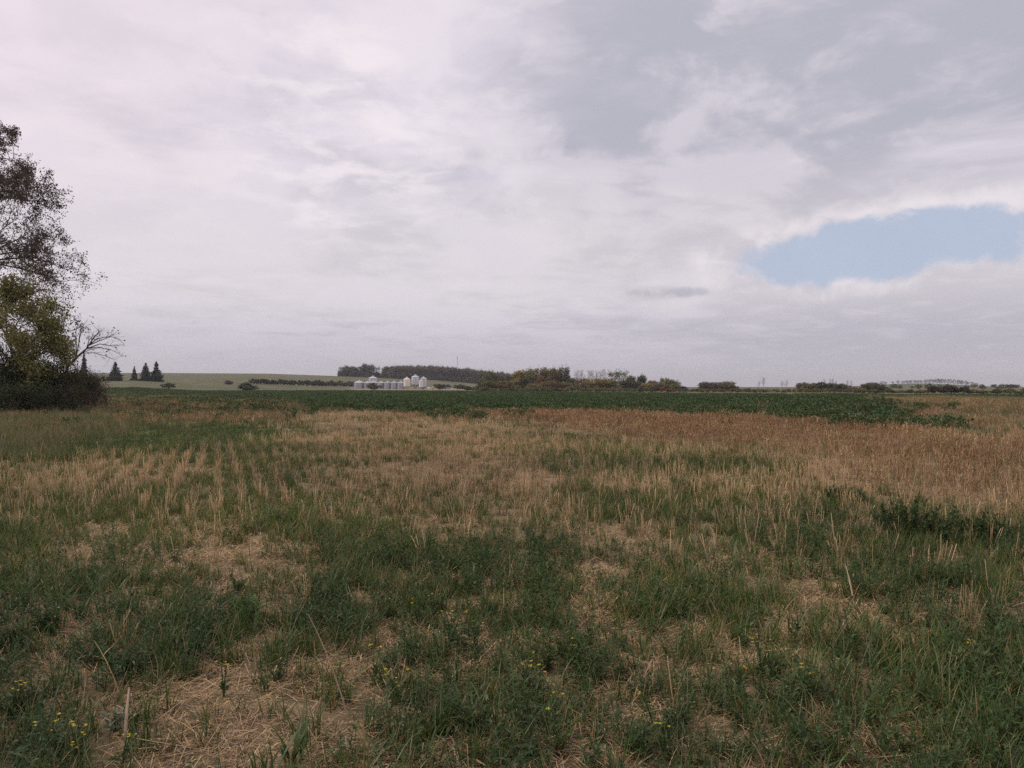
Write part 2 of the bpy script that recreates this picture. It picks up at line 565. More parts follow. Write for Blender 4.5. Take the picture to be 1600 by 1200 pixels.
def ground_color(x, y):
    fs = [fields(x, y) for _ in range(5)]
    f = {k: sum(q[k] for q in fs) / 5 for k in KEYS}
    f['inside'] = fs[0]['inside']; f['edge'] = fs[0]['edge']
    nearw = 1 - smooth(14, 40, np.hypot(x, y))
    f['g'] = f['g'] * (1 - .85 * nearw)
    tot = f['g'] + f['s'] * .6 + f['l'] + f['r'] + f['c'] + f['o'] + .25
    c = (SOIL * .25 + f['g'][:, None] * GREEN + (f['s'] * .6 + f['l'])[:, None] * STRAW * .8 + f['r'][:, None] * RUST
         + f['c'][:, None] * CROP + f['o'][:, None] * ROUGH) / tot[:, None]
    # beyond the field: meadow, pale dry strip, hillside
    ys = np.maximum(y, 1); u = 800 + F * x / ys
    r = np.hypot(x, y)
    n = fbm(x / 60, y / 25, 4, 21)[:, None]; n2 = fbm(x / 14, y / 14, 4, 22)[:, None]
    m = MEADOW * (.75 + .5 * n) * (1 - smooth(.5, .7, n2)) + OLIVE * smooth(.5, .7, n2)
    lu = smooth(560, 420, u)[:, None]
    m = m * (1 - .25 * lu) + OLIVE * .25 * lu
    strip = (smooth(880, 980, u) * (r < f['edge'] * 1.32 + 6))[:, None]
    m = m * (1 - strip) + PALE * strip * (.8 + .4 * n2)
    yard = (smooth(540, 560, u) * smooth(760, 740, u) * smooth(340, 365, r) * smooth(520, 500, r))[:, None]
    m = m * (1 - yard) + PALE * .8 * yard
    far = smooth(880, 980, r)[:, None] * smooth(900, 1100, u)[:, None]
    m = m * (1 - far) + np.array([.10, .115, .06]) * far
    out = (~f['inside'])[:, None]
    c = np.where(out, m, c)
    return c


def build_ground():
    # angles: dense in front, coarse behind
    fr = np.linspace(-46, 46, 440)
    bk = np.linspace(46, 314, 64)[1:-1]
    ang = np.radians(np.concatenate([fr, bk]))
    rad = np.concatenate([[0.0], np.geomspace(1.0, 700, 270), np.geomspace(720, 9000, 60)])
    na, nr = len(ang), len(rad)
    rr, aa = np.meshgrid(rad[1:], ang, indexing='ij')
    x = (rr * np.sin(aa)).ravel(); y = (rr * np.cos(aa)).ravel()
    z = ground_z(x, y)
    z = z - np.where(np.hypot(x, y) > 2500, (np.hypot(x, y) - 2500) * .0004, 0)
    V = np.vstack([np.column_stack([x, y, z]), [[0, 0, gz(0, 0.0)]]])
    idx = np.arange((nr - 1) * na).reshape(nr - 1, na)
    a = idx[:-1]; b = idx[1:]
    a2 = np.roll(a, -1, 1); b2 = np.roll(b, -1, 1)
    quads = np.stack([a, a2, b2, b], -1).reshape(-1, 4)
    tris = np.stack([idx[0], np.full(na, len(V) - 1), np.roll(idx[0], -1)], -1)
    me = bpy.data.meshes.new('ground')
    me.from_pydata(V.tolist(), [], [tuple(q[::-1]) for q in quads.tolist()] + [tuple(t) for t in tris.tolist()])
    cols = np.ones((len(V), 4), np.float32)
    cols[:, :3] = ground_color(V[:, 0], V[:, 1])
    at_ = me.color_attributes.new('col', 'FLOAT_COLOR', 'POINT'); at_.data.foreach_set('color', cols.ravel())
    me.polygons.foreach_set('use_smooth', [True] * len(me.polygons))
    me.update()
    me.materials.append(mat_ground())
    o = bpy.data.objects.new('ground', me); COL.objects.link(o)
    o['kind'] = 'structure'
    o['label'] = 'wide prairie field and rolling farmland ground'
    return o


build_ground()

# ------------------------------------------------------------------ grass and stubble prototypes
rng = random.Random(3)


def blade(mb, base, az, Ln, w, lean, curl, segs=4, col=(1, 1, 1), taper=1.0, twist=0.0, z_rise=True):
    """A bent ribbon: base point, heading, length, width, starting lean and added bend (radians)."""
    dx, dy = math.cos(az), math.sin(az)
    sx, sy = -math.sin(az + twist), math.cos(az + twist)
    x, y, z = base
    V = []; C = []
    st = Ln / segs
    for i in range(segs + 1):
        s = i / segs
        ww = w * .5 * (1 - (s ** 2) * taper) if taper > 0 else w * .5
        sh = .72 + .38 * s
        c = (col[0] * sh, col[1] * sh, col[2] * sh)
        if i == segs and taper >= 1:
            V.append((x, y, z)); C.append(c)
        else:
            V += [(x - sx * ww, y - sy * ww, z), (x + sx * ww, y + sy * ww, z)]; C += [c, c]
        th = lean + curl * (i + .5) / segs
        x += dx * math.sin(th) * st; y += dy * math.sin(th) * st; z += math.cos(th) * st
    Fc = [(2 * i, 2 * i + 1, 2 * i + 3, 2 * i + 2) for i in range(segs - 1)]
    k = 2 * (segs - 1)
    Fc.append((k, k + 1, k + 2) if taper >= 1 else (k, k + 1, k + 3, k + 2))
    mb.add(V, Fc, C)


def leafblade(mb, base, az, Ln, w, lean, curl, col, segs=4):
    dx, dy = math.cos(az), math.sin(az); sx, sy = -dy, dx
    x, y, z = base
    V = []; C = []; st = Ln / segs
    prof = [.12, .75, 1.0, .7, .0]
    for i in range(segs + 1):
        ww = w * .5 * prof[int(round(i * 4 / segs))]
        sh = .85 + .3 * rng.random()
        c = tuple(k * sh for k in col)
        V += [(x - sx * ww, y - sy * ww, z + .15 * ww), (x, y, z - .25 * ww), (x + sx * ww, y + sy * ww, z + .15 * ww)]; C += [c, tuple(k * .85 for k in c), c]
        th = lean + curl * (i + .5) / segs
        x += dx * math.sin(th) * st; y += dy * math.sin(th) * st; z += math.cos(th) * st
    Fc = []
    for i in range(segs):
        for k in (0, 1):
            Fc.append((3 * i + k, 3 * i + k + 1, 3 * i + k + 4, 3 * i + k + 3))
    mb.add(V, Fc, C)


def vary(c, a=.27):
    k = 1 + rng.uniform(-a, a); h = rng.uniform(-a, a) * .35
    return (c[0] * k * (1 + h), c[1] * k, c[2] * k * (1 - h))


C_G = (.062, .108, .024); C_G2 = (.120, .172, .042); C_STR = (.60, .445, .255); C_STR2 = (.35, .235, .125)
C_R = (.27, .145, .060); C_R2 = (.42, .275, .130); C_C = (.074, .112, .042); C_T = (.048, .084, .024); C_O = (.25, .215, .105)


def disc(r):
    a = rng.uniform(0, 2 * math.pi); q = r * math.sqrt(rng.random())
    return q * math.cos(a), q * math.sin(a)


def p_grass(mb, o, n, segs, k=1.0):
    for _ in range(n):
        x, y = disc(.055)
        c = vary(C_G if rng.random() < .75 else C_G2)
        if rng.random() < .10:
            c = vary(C_STR2)
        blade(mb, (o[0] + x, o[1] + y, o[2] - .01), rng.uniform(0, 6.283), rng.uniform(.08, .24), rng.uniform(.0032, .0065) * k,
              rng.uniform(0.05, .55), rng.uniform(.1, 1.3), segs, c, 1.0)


def p_broad(mb, o, n, segs, k=1.0):
    for _ in range(n):
        x, y = disc(.05)
        c = vary((.085, .128, .038) if rng.random() < .8 else (.12, .16, .06), .2)
        blade(mb, (o[0] + x, o[1] + y, o[2] - .01), rng.uniform(0, 6.283), rng.uniform(.22, .42), rng.uniform(.008, .014) * k,
              rng.uniform(0.05, .35), rng.uniform(.6, 2.2), segs, c, 1.0, rng.uniform(-.5, .5))


def p_weed(mb, o, n, segs, k=1.0):
    for _ in range(n):
        x, y = disc(.05)
        az = rng.uniform(0, 6.283); h = rng.uniform(.10, .30); ln = rng.uniform(.05, .75)
        bx, by, bz = o[0] + x, o[1] + y, o[2] - .01
        blade(mb, (bx, by, bz), az, h, .0045 * k, ln, .1, 2, vary((.09, .12, .06)), .4)
        m = 15 if segs > 3 else 7
        for i in range(m):
            s = (i + 1.0) / m
            q = (bx + math.cos(az) * math.sin(ln) * h * s, by + math.sin(az) * math.sin(ln) * h * s, bz + math.cos(ln) * h * s)
            leafblade(mb, q, rng.uniform(0, 6.283), rng.uniform(.025, .065) * (1.2 - .5 * s), rng.uniform(.008, .018) * k, rng.uniform(.6, 1.3), rng.uniform(.1, .9),
                      vary(C_T if rng.random() < .8 else (.10, .128, .050), .22), 2)


def p_stub(mb, o, n, segs, k=1.0):
    for _ in range(n):
        x, y = disc(.045)
        c = vary(C_STR if rng.random() < .78 else C_STR2, .2)
        h = rng.uniform(.07, .30)
        az = rng.uniform(0, 6.283); ln = abs(rng.gauss(0, .24))
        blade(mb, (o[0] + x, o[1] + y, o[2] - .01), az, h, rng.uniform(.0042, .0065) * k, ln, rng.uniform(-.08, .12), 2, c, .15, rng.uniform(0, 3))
        if rng.random() < .3:   # a torn leaf hanging off the straw
            q = h * rng.uniform(.4, .8)
            blade(mb, (o[0] + x + math.cos(az) * math.sin(ln) * q, o[1] + y + math.sin(az) * math.sin(ln) * q, o[2] + math.cos(ln) * q), rng.uniform(0, 6.283),
                  rng.uniform(.05, .12), .006 * k, rng.uniform(.4, 1.2), 1.2, 3, vary(C_STR2, .2), 1.0)


def p_litter(mb, o, n, segs, k=1.0):
    for _ in range(n):
        x, y = disc(.22)
        c = vary(C_STR if rng.random() < .55 else C_STR2, .25)
        if rng.random() < .12:
            c = vary((.13, .09, .06))
        blade(mb, (o[0] + x, o[1] + y, o[2] + rng.uniform(-.006, .022)), rng.uniform(0, 6.283), rng.uniform(.03, .17), rng.uniform(.0020, .0042) * k,
              rng.uniform(1.25, 1.62), rng.uniform(-.12, .16), 2, c, .1, rng.uniform(-.2, .2))


def p_dry(mb, o, n, segs, k=1.0):
    for _ in range(n):
        x, y = disc(.07)
        c = vary(C_R if rng.random() < .65 else C_R2, .22)
        az = rng.uniform(0, 6.283); h = rng.uniform(.18, .40); ln = rng.uniform(0, .35)
        blade(mb, (o[0] + x, o[1] + y, o[2] - .01), az, h, rng.uniform(.003, .005) * k, ln, rng.uniform(0, .3), 2, c, .5)
        for i in range(3):
            q = h * rng.uniform(.45, 1.0)
            blade(mb, (o[0] + x + math.cos(az) * math.sin(ln) * q, o[1] + y + math.sin(az) * math.sin(ln) * q, o[2] + math.cos(ln) * q),
                  rng.uniform(0, 6.283), rng.uniform(.03, .09), .008 * k, rng.uniform(.2, .9), .4, 2, vary(c, .2), 1.0)


def p_rough(mb, o, n, segs, k=1.0):
    for _ in range(n):
        x, y = disc(.08)
        c = vary(C_O if rng.random() < .6 else (.11, .125, .055), .25)
        blade(mb, (o[0] + x, o[1] + y, o[2] - .01), rng.uniform(0, 6.283), rng.uniform(.22, .50), rng.uniform(.004, .007) * k, rng.uniform(0, .4), rng.uniform(0, .8), segs, c, 1.0)


def p_crop(mb, o, n, segs, k=1.0):
    for _ in range(n):
        x, y = disc(.10)
        c = vary(C_C if rng.random() < .8 else (.068, .108, .044), .25)
        h = rng.uniform(.10, .36)
        leafblade(mb, (o[0] + x, o[1] + y, o[2] + h), rng.uniform(0, 6.283), rng.uniform(.06, .14), rng.uniform(.025, .06) * k, rng.uniform(.2, 1.3), rng.uniform(0, .8), c, 2)


LEAF_G = mat_leaf('grass_blade', .28, .025, instancer=True)
LEAF_W = mat_leaf('weed_leaf', .22, .02, instancer=True)
LEAF_S = mat_leaf('straw', .08, .05, instancer=True)


def protos(name, fn, mat, n_near, segs_near, n_far, far_tufts, far_r, k_far, count=5):
    near = []; far = []
    for i in range(count):
        mb = MB(); fn(mb, (0, 0, 0), n_near, segs_near)
        near.append(mb.build(name + '_tuft', mat, link=False))
    for i in range(count - 1):
        mb = MB()
        for _ in range(far_tufts):
            x, y = disc(far_r)
            fn(mb, (x, y, 0), n_far, 2, k_far)
        far.append(mb.build(name + '_patch', mat, link=False))
    return near, far


def scatter_host(name, label, near, far, pts, rot, scl, idx, isfar, tint):
    me = bpy.data.meshes.new(name)
    n = len(pts)
    me.vertices.add(n)
    me.vertices.foreach_set('co', np.asarray(pts, np.float32).ravel())
    for an, ty, fld, arr in (('rot', 'FLOAT_VECTOR', 'vector', rot), ('scl', 'FLOAT_VECTOR', 'vector', scl), ('idx', 'INT', 'value', idx), ('isfar', 'BOOLEAN', 'value', isfar)):
        a = me.attributes.new(an, ty, 'POINT')
        dt = {'INT': np.int32, 'BOOLEAN': bool}.get(ty, np.float32)
        a.data.foreach_set(fld, np.asarray(arr, dt).ravel())
    a = me.attributes.new('tint', 'FLOAT_COLOR', 'POINT')
    c = np.ones((n, 4), np.float32); c[:, :3] = tint
    a.data.foreach_set('color', c.ravel())
    me.update()
    o = bpy.data.objects.new(name, me); COL.objects.link(o)
    o['kind'] = 'stuff'; o['label'] = label; o['category'] = name.replace('_', ' ')
    ng = bpy.data.node_groups.new(name + '_scatter', 'GeometryNodeTree')
    ng.interface.new_socket('Geometry', in_out='INPUT', socket_type='NodeSocketGeometry')
    ng.interface.new_socket('Geometry', in_out='OUTPUT', socket_type='NodeSocketGeometry')
    N, L = ng.nodes.new, ng.links.new
    gi = N('NodeGroupInput'); go = N('NodeGroupOutput')

    def attr(nm, ty):
        q = N('GeometryNodeInputNamedAttribute'); q.data_type = ty; q.inputs['Name'].default_value = nm
        return q.outputs['Attribute']
    parts = []
    for k, objs in enumerate((near, far)):
        if not objs:
            continue
        jn = N('GeometryNodeJoinGeometry')
        for ob in objs:
            oi = N('GeometryNodeObjectInfo'); oi.transform_space = 'ORIGINAL'
            oi.inputs['Object'].default_value = ob
            g2 = N('GeometryNodeGeometryToInstance'); L(oi.outputs['Geometry'], g2.inputs[0]); L(g2.outputs[0], jn.inputs[0])
        ip = N('GeometryNodeInstanceOnPoints')
        L(gi.outputs[0], ip.inputs['Points']); L(jn.outputs[0], ip.inputs['Instance'])
        sel = attr('isfar', 'BOOLEAN')
        if k == 0:
            nb = N('FunctionNodeBooleanMath'); nb.operation = 'NOT'; L(sel, nb.inputs[0]); sel = nb.outputs[0]
        L(sel, ip.inputs['Selection'])
        ip.inputs['Pick Instance'].default_value = True
        L(attr('idx', 'INT'), ip.inputs['Instance Index'])
        L(attr('rot', 'FLOAT_VECTOR'), ip.inputs['Rotation'])
        L(attr('scl', 'FLOAT_VECTOR'), ip.inputs['Scale'])
        parts.append(ip.outputs[0])
    jn = N('GeometryNodeJoinGeometry')
    for q in parts:
        L(q, jn.inputs[0])
    L(jn.outputs[0], go.inputs[0])
    md = o.modifiers.new('scatter', 'NODES'); md.node_group = ng
    return o


NR = np.random.RandomState(11)
ROW_AZ = math.atan((340 - 800) / F)


def sample(r0, r1, dens, half=42.0):
    area = R(half) * (r1 * r1 - r0 * r0)
    n = int(area * dens)
    r = np.sqrt(NR.uniform(r0 * r0, r1 * r1, n)); a = NR.uniform(-R(half), R(half), n)
    return r * np.sin(a), r * np.cos(a)


def to_rows(x, y, spacing=.30):
    """Pull plants onto the drill rows."""
    d = np.array([math.sin(ROW_AZ), math.cos(ROW_AZ)]); q = np.array([d[1], -d[0]])
    s = x * d[0] + y * d[1]; t = x * q[0] + y * q[1]
    t = np.round(t / spacing) * spacing + NR.normal(0, .022, len(t)) + .05 * (vnoise(s / 2.0, t * 3) - .5)
    return s * d[0] + t * q[0], s * d[1] + t * q[1]


TREE_CLEAR = []


def scatter(name, label, key, near, far, bands, tint_lo, tint_hi, rows=False, size=(.8, 1.2), flat=False, use=None, pat_tint=None):
    P = []; SC = []; FA = []
    for (r0, r1, dens, isfar, k) in bands:
        x, y = sample(r0, r1, dens)
        if rows and not isfar:
            x, y = to_rows(x, y)
        f = fields(x, y)
        w = f[key] if use is None else use(f, x, y)
        m = NR.rand(len(x)) < w
        x, y = x[m], y[m]
        P.append(np.column_stack([x, y])); SC.append(np.full(len(x), k)); FA.append(np.full(len(x), isfar))
    P = np.vstack(P); SC = np.concatenate(SC); FA = np.concatenate(FA)
    n = len(P)
    z = ground_z(P[:, 0], P[:, 1])
    tl = NR.normal(0, .05, (n, 2)) if not flat else NR.normal(0, .03, (n, 2))
    rot = np.column_stack([tl, NR.uniform(0, 6.283, n)])
    s = NR.uniform(size[0], size[1], n) * SC
    big = .75 + .5 * fbm(P[:, 0] / 1.1, P[:, 1] / 1.1, 3, 31)
    s = s * (big if not flat else 1)
    scl = np.column_stack([s, s, NR.uniform(.85, 1.15, n) * np.where(SC > 1.3, s / SC * .9, s)])
    q = np.clip(fbm(P[:, 0] / 3.3, P[:, 1] / 3.3, 4, 33) * 1.6 - .3 + NR.normal(0, .18, n), 0, 1)[:, None]
    tint = np.array(tint_lo) * (1 - q) + np.array(tint_hi) * q
    if pat_tint is not None:
        tint = tint * pat_tint(P[:, 0], P[:, 1])
    idx = NR.randint(0, 1000, n) % np.where(FA, max(1, len(far)), max(1, len(near)))
    print('SCATTER', name, n)
    return scatter_host(name, label, near, far, np.column_stack([P, z]), rot, scl, idx, FA, tint)


g_near, g_far = protos('grass', p_grass, LEAF_G, 26, 4, 10, 9, .42, 1.8)
scatter('grass', 'short green grass growing through the straw of the field', 'g', g_near, g_far,
        [(1.6, 6, 135, False, 1.0), (6, 12, 105, False, 1.0), (12, 22, 50, False, 1.1), (22, 42, 4.5, True, 1.0), (42, 80, 2.2, True, 1.0), (80, 160, .6, True, 1.5)],
        (.66, .74, .70), (1.35, 1.25, 1.1))
b_near, b_far = protos('broad_grass', p_broad, LEAF_G, 9, 6, 4, 6, .35, 1.5)
scatter('tall_grass', 'tufts of tall arching broad-bladed green grass', 'b', b_near, b_far,
        [(1.6, 7, 22, False, .8), (7, 14, 14, False, .8), (14, 25, 7, False, .8)], (.8, .85, .85), (1.3, 1.25, 1.3))
w_near, w_far = protos('weed', p_weed, LEAF_W, 5, 4, 2, 8, .4, 1.6)
scatter('leafy_weeds', 'dark leafy weeds mixed into the grass', 't', w_near, w_far,
        [(1.6, 7, 62, False, .95), (7, 14, 44, False, .95), (14, 24, 18, False, 1.1), (24, 60, 1.6, True, 1.0)], (.75, .8, .85), (1.3, 1.25, 1.1))
s_near, s_far = protos('stubble', p_stub, LEAF_S, 7, 2, 5, 9, .42, 1.7)
scatter('stubble', 'cut grain stubble standing in drill rows', 's', s_near, s_far,
        [(1.6, 7, 14, False, .95), (7, 13, 26, False, 1.02), (13, 24, 22, False, .95), (24, 80, 2.4, True, .95), (80, 160, .7, True, 1.5)],
        (.75, .74, .72), (1.15, 1.12, 1.08), rows=True)
l_near, l_far = protos('straw', p_litter, LEAF_S, 85, 2, 22, 5, .4, 1.8)
scatter('straw_litter', 'flattened straw lying over the soil', 'l', l_near, l_far,
        [(1.6, 6, 48, False, 1.0), (6, 12, 34, False, 1.05), (12, 24, 18, False, 1.3), (24, 70, 1.8, True, 1.2)],
        (.70, .66, .60), (1.18, 1.10, 1.02), flat=True)
r_near, r_far = protos('dry_weed', p_dry, LEAF_S, 9, 2, 5, 9, .42, 1.7)
scatter('dry_weeds', 'rusty brown dried weeds standing in bands', 'r', r_near, r_far,
        [(1.6, 10, 10, False, .9), (10, 26, 14, False, 1.0), (26, 80, 2.4, True, 1.0), (80, 160, .7, True, 1.5)], (.75, .72, .70), (1.3, 1.32, 1.35))
o_near, o_far = protos('rough_grass', p_rough, LEAF_G, 16, 3, 8, 9, .42, 1.8)
scatter('rough_grass', 'rough olive and tan grass along the tree line', 'o', o_near, o_far,
        [(5, 25, 22, False, 1.0), (25, 90, 2.2, True, 1.0), (90, 230, .6, True, 1.6)], (.8, .8, .75), (1.2, 1.15, 1.1))
c_near, c_far = protos('crop', p_crop, LEAF_W, 20, 2, 14, 9, .45, 1.6)
scatter('green_crop', 'dark green leafy crop covering the far side of the field', 'c', c_near, c_far,
        [(10, 30, 14, False, 1.1), (30, 90, 2.2, True, 1.0), (90, 290, .75, True, 1.7)], (.8, .85, .8), (1.3, 1.2, 1.15))

# ------------------------------------------------------------------ trees
BARK = mat_plain('bark', (.105, .082, .066), .9, 0, .25, 6, .5)
BARK_G = mat_plain('grey_bark', (.20, .18, .16), .9, 0, .25, 6, .4)
FOL = mat_leaf('tree_leaf', .30, .03, use_obj_color=True)
NEEDLE = mat_leaf('spruce_needle', .12, .03, use_obj_color=True)


def leaf_quads(pos, size, rs, up=0.25, stretch=1.6, clumpc=None, var=.22, center=None):
    """Small diamond leaves at the given points."""
    n = len(pos)
    d = rs.normal(0, 1, (n, 3)); d[:, 2] -= up
    d /= np.linalg.norm(d, axis=1)[:, None]
    e = rs.normal(0, 1, (n, 3))
    e -= d * (e * d).sum(1)[:, None]; e /= np.linalg.norm(e, axis=1)[:, None]
    s = (size * rs.uniform(.6, 1.35, n))[:, None]
    a = pos - d * s * .5 * stretch; b = pos + e * s * .45; c = pos + d * s * .5 * stretch; f = pos - e * s * .45
    V = np.stack([a, b, c, f], 1).reshape(-1, 3)
    Fc = np.arange(n * 4).reshape(-1, 4)
    k = (1 + rs.uniform(-var, var, n))[:, None] * np.ones((1, 3))
    k[:, 0] *= 1 + rs.uniform(-.12, .2, n); k[:, 2] *= 1 + rs.uniform(-.2, .1, n)
    if clumpc is not None:
        k = k * clumpc
    return V, Fc, np.repeat(k, 4, 0)


def crown_points(rs, n_cl, per, rx, rz, zc, cl_r, shell=.55):
    """Leaf clumps spread through an uneven crown."""
    P = []; CC = []; centers = []
    for _ in range(n_cl):
        v = rs.normal(0, 1, 3); v /= np.linalg.norm(v)
        q = rs.uniform(shell, 1.0) ** .6
        c = np.array([v[0] * rx * q, v[1] * rx * q, zc + v[2] * rz * q])
        r = cl_r * rs.uniform(.6, 1.35)
        g = rs.normal(0, .45, (per, 3)) * np.array([r, r, r * .75])
        P.append(c + g); centers.append(c)
        CC.append(np.tile(np.array([1, 1, 1]) * rs.uniform(.72, 1.28) * np.array([rs.uniform(.9, 1.15), 1, rs.uniform(.85, 1.1)]), (per, 1)))
    return np.vstack(P), np.vstack(CC), centers


def limbs(mb, base_pts, base_r, targets, rs, r_tip=.02, sides=5):
    mb.tube(base_pts, base_r, 8)
    top = Vector(base_pts[-1])
    for t in targets:
        t = Vector(t)
        i = rs.randint(max(1, len(base_pts) // 3), len(base_pts))
        a = Vector(base_pts[i]); r0 = base_r[i] * .55
        m = a.lerp(t, .5) + Vector((rs.normal(0, .06), rs.normal(0, .06), .12)) * (t - a).length
        mb.tube([a, a.lerp(m, .6), m.lerp(t, .3), t], [r0, r0 * .75, r0 * .5, r_tip], sides)


def proto_round(name, seed, h, w, n_cl, per, leaf, low=.12, open_=.55, bark=None, multi=1):
    """Leafy tree or shrub: unit-built at height h and crown width w."""
    rs = np.random.RandomState(seed)
    zc = h * (low + (1 - low) * .52); rz = h * (1 - low) * .5; rx = w * .5
    P, CC, cs = crown_points(rs, n_cl, per, rx, rz, zc, min(rx, rz) * .42, open_)
    P[:, 2] = np.maximum(P[:, 2], .03)
    V, Fc, C = leaf_quads(P, leaf, rs, clumpc=CC)
    mb = MB()
    for k in range(multi):
        ox, oy = (rs.uniform(-.25, .25) * w * .5, rs.uniform(-.25, .25) * w * .5) if multi > 1 else (0, 0)
        bp = [(ox * .3, oy * .3, -.3), (ox * .5, oy * .5, h * .15), (ox, oy, h * .4), (ox * 1.2 + rs.normal(0, .05) * w, oy * 1.2, h * .72)]
        br = [h * .022, h * .018, h * .013, h * .006]
        sel = [cs[i] for i in rs.choice(len(cs), min(len(cs), 9 if multi == 1 else 4), replace=False)]
        limbs(mb, bp, br, sel, rs, .01 + .001 * h)
    return (V, Fc, C), mb


def make_tree_proto(name, seed, h, w, n_cl, per, leaf, **kw):
    (V, Fc, C), mb = proto_round(name, seed, h, w, n_cl, per, leaf, **kw)
    c = mesh_obj('crown', V, Fc, FOL, None, C, link=False)
    t = mb.build('trunk', BARK, link=False)
    return dict(crown=c.data, trunk=t.data, h=h, w=w)


def make_sparse_proto(name, seed, h, w, leaf, n_leaf):
    """Thin upright autumn tree: most limbs show."""
    rs = np.random.RandomState(seed)
    mb = MB(); tips = []
    bp = [(0, 0, -.3), (.02 * h, 0, h * .3), (-.01 * h, .02 * h, h * .6), (.01 * h, 0, h * .97)]
    mb.tube(bp, [h * .014, h * .011, h * .008, h * .002], 6)
    for i in range(26):
        s = .28 + .68 * i / 26
        a = Vector((.01 * h * math.sin(s * 6), 0, h * s))
        az = rs.uniform(0, 6.283); ln = w * .55 * (1.15 - .75 * s) * rs.uniform(.7, 1.2)
        e = a + Vector((math.cos(az) * ln, math.sin(az) * ln, ln * rs.uniform(.7, 1.5)))
        m = a.lerp(e, .5) + Vector((0, 0, -.05 * ln))
        mb.tube([a, m, e], [h * .0045, h * .003, h * .0012], 4)
        for _ in range(4):
            q = m.lerp(e, rs.uniform(0, 1)); b = q + Vector((rs.normal(0, .25), rs.normal(0, .25), rs.uniform(.1, .5))) * ln
            mb.tube([q, b], [h * .002, h * .0008], 3); tips.append(b)
        tips.append(e)
    T = np.array([tuple(t) for t in tips])
    P = T[rs.randint(0, len(T), n_leaf)] + rs.normal(0, .045 * h, (n_leaf, 3)) * np.array([.7, .7, 1])
    V, Fc, C = leaf_quads(P, leaf, rs)
    c = mesh_obj('crown', V, Fc, FOL, None, C, link=False)
    t = mb.build('trunk', BARK_G, link=False)
    return dict(crown=c.data, trunk=t.data, h=h, w=w)


def make_spruce_proto(seed, h, w):
    rs = np.random.RandomState(seed)
    mb = MB(); mb.tube([(0, 0, -.3), (0, 0, h * .5), (0, 0, h * .98)], [h * .02, h * .012, h * .002], 7)
    P = []; CC = []
    z = h * .05
    while z < h * .99:
        s = z / h
        rad = w * .5 * (1 - s) ** .9 * rs.uniform(.72, 1.18) + .05
        nb = max(4, int(11 * (1 - s) + 4))
        for k in range(nb):
            az = 6.283 * k / nb + rs.uniform(-.3, .3); ln = rad * rs.uniform(.55, 1.25)
            tip = Vector((math.cos(az) * ln, math.sin(az) * ln, z - ln * .22))
            mb.tube([(0, 0, z), tip], [.02, .006], 3)
            m = max(6, int(26 * ln))
            for _ in range(m):
                q = rs.uniform(.15, 1.0)
                p = Vector((0, 0, z)).lerp(tip, q)
                wd = .13 * (1.1 - q) * ln + .05
                P.append((p.x + rs.normal(0, wd), p.y + rs.normal(0, wd), p.z - abs(rs.normal(0, .10)) + .08 * q))
            b = rs.uniform(.75, 1.25); CC += [(b, b, b)] * m
        z += h * .042 * rs.uniform(.8, 1.25) + .06
    P = np.array(P)
    V, Fc, C = leaf_quads(P, .26, rs, up=.1, stretch=2.4, clumpc=np.array(CC))
    c = mesh_obj('crown', V, Fc, NEEDLE, None, C, link=False)
    t = mb.build('trunk', BARK, link=False)
    return dict(crown=c.data, trunk=t.data, h=h, w=w)


def plant_tree(name, pr, loc, h, w, color, label, cat='tree', group=None, rz=None):
    e = empty(name, loc, rng.uniform(0, 6.28) if rz is None else rz, (w / pr['w'], w / pr['w'], h / pr['h'] * pr.get('k', 1.06)))
    t = bpy.data.objects.new('trunk' if cat == 'tree' else 'stem', pr['trunk']); COL.objects.link(t); t.parent = e
    c = bpy.data.objects.new('crown' if cat == 'tree' else 'foliage', pr['crown']); COL.objects.link(c); c.parent = e
    c.color = (*color, 1)
    tag(e, label, cat, group)
    return e


def jit(c, a=.14):
    k = 1 + rng.uniform(-a, a)
    return (c[0] * k * (1 + rng.uniform(-a, a) * .5), c[1] * k, c[2] * k * (1 + rng.uniform(-a, a) * .5))


OL = (.180, .172, .074); OCH = (.245, .200, .082); BRN = (.195, .155, .088); RST = (.205, .125, .066); DKG = (.095, .108, .055); GRO = (.155, .168, .085); GRY = (.140, .130, .098)
ROUND = [make_tree_proto('round', 100 + i, 7, 6, 64, 60, .30, low=.0, open_=.25) for i in range(5)]
OPEN = [make_tree_proto('open', 120 + i, 8, 7, 44, 30, .26, low=.15, open_=.4) for i in range(2)]
SPARSE = [make_sparse_proto('sparse', 140 + i, 8, 3.2, .17, 240) for i in range(3)]
BUSH = [make_tree_proto('bush', 160 + i, 1.8, 2.8, 34, 44, .15, low=.0, open_=.2, multi=4) for i in range(4)]

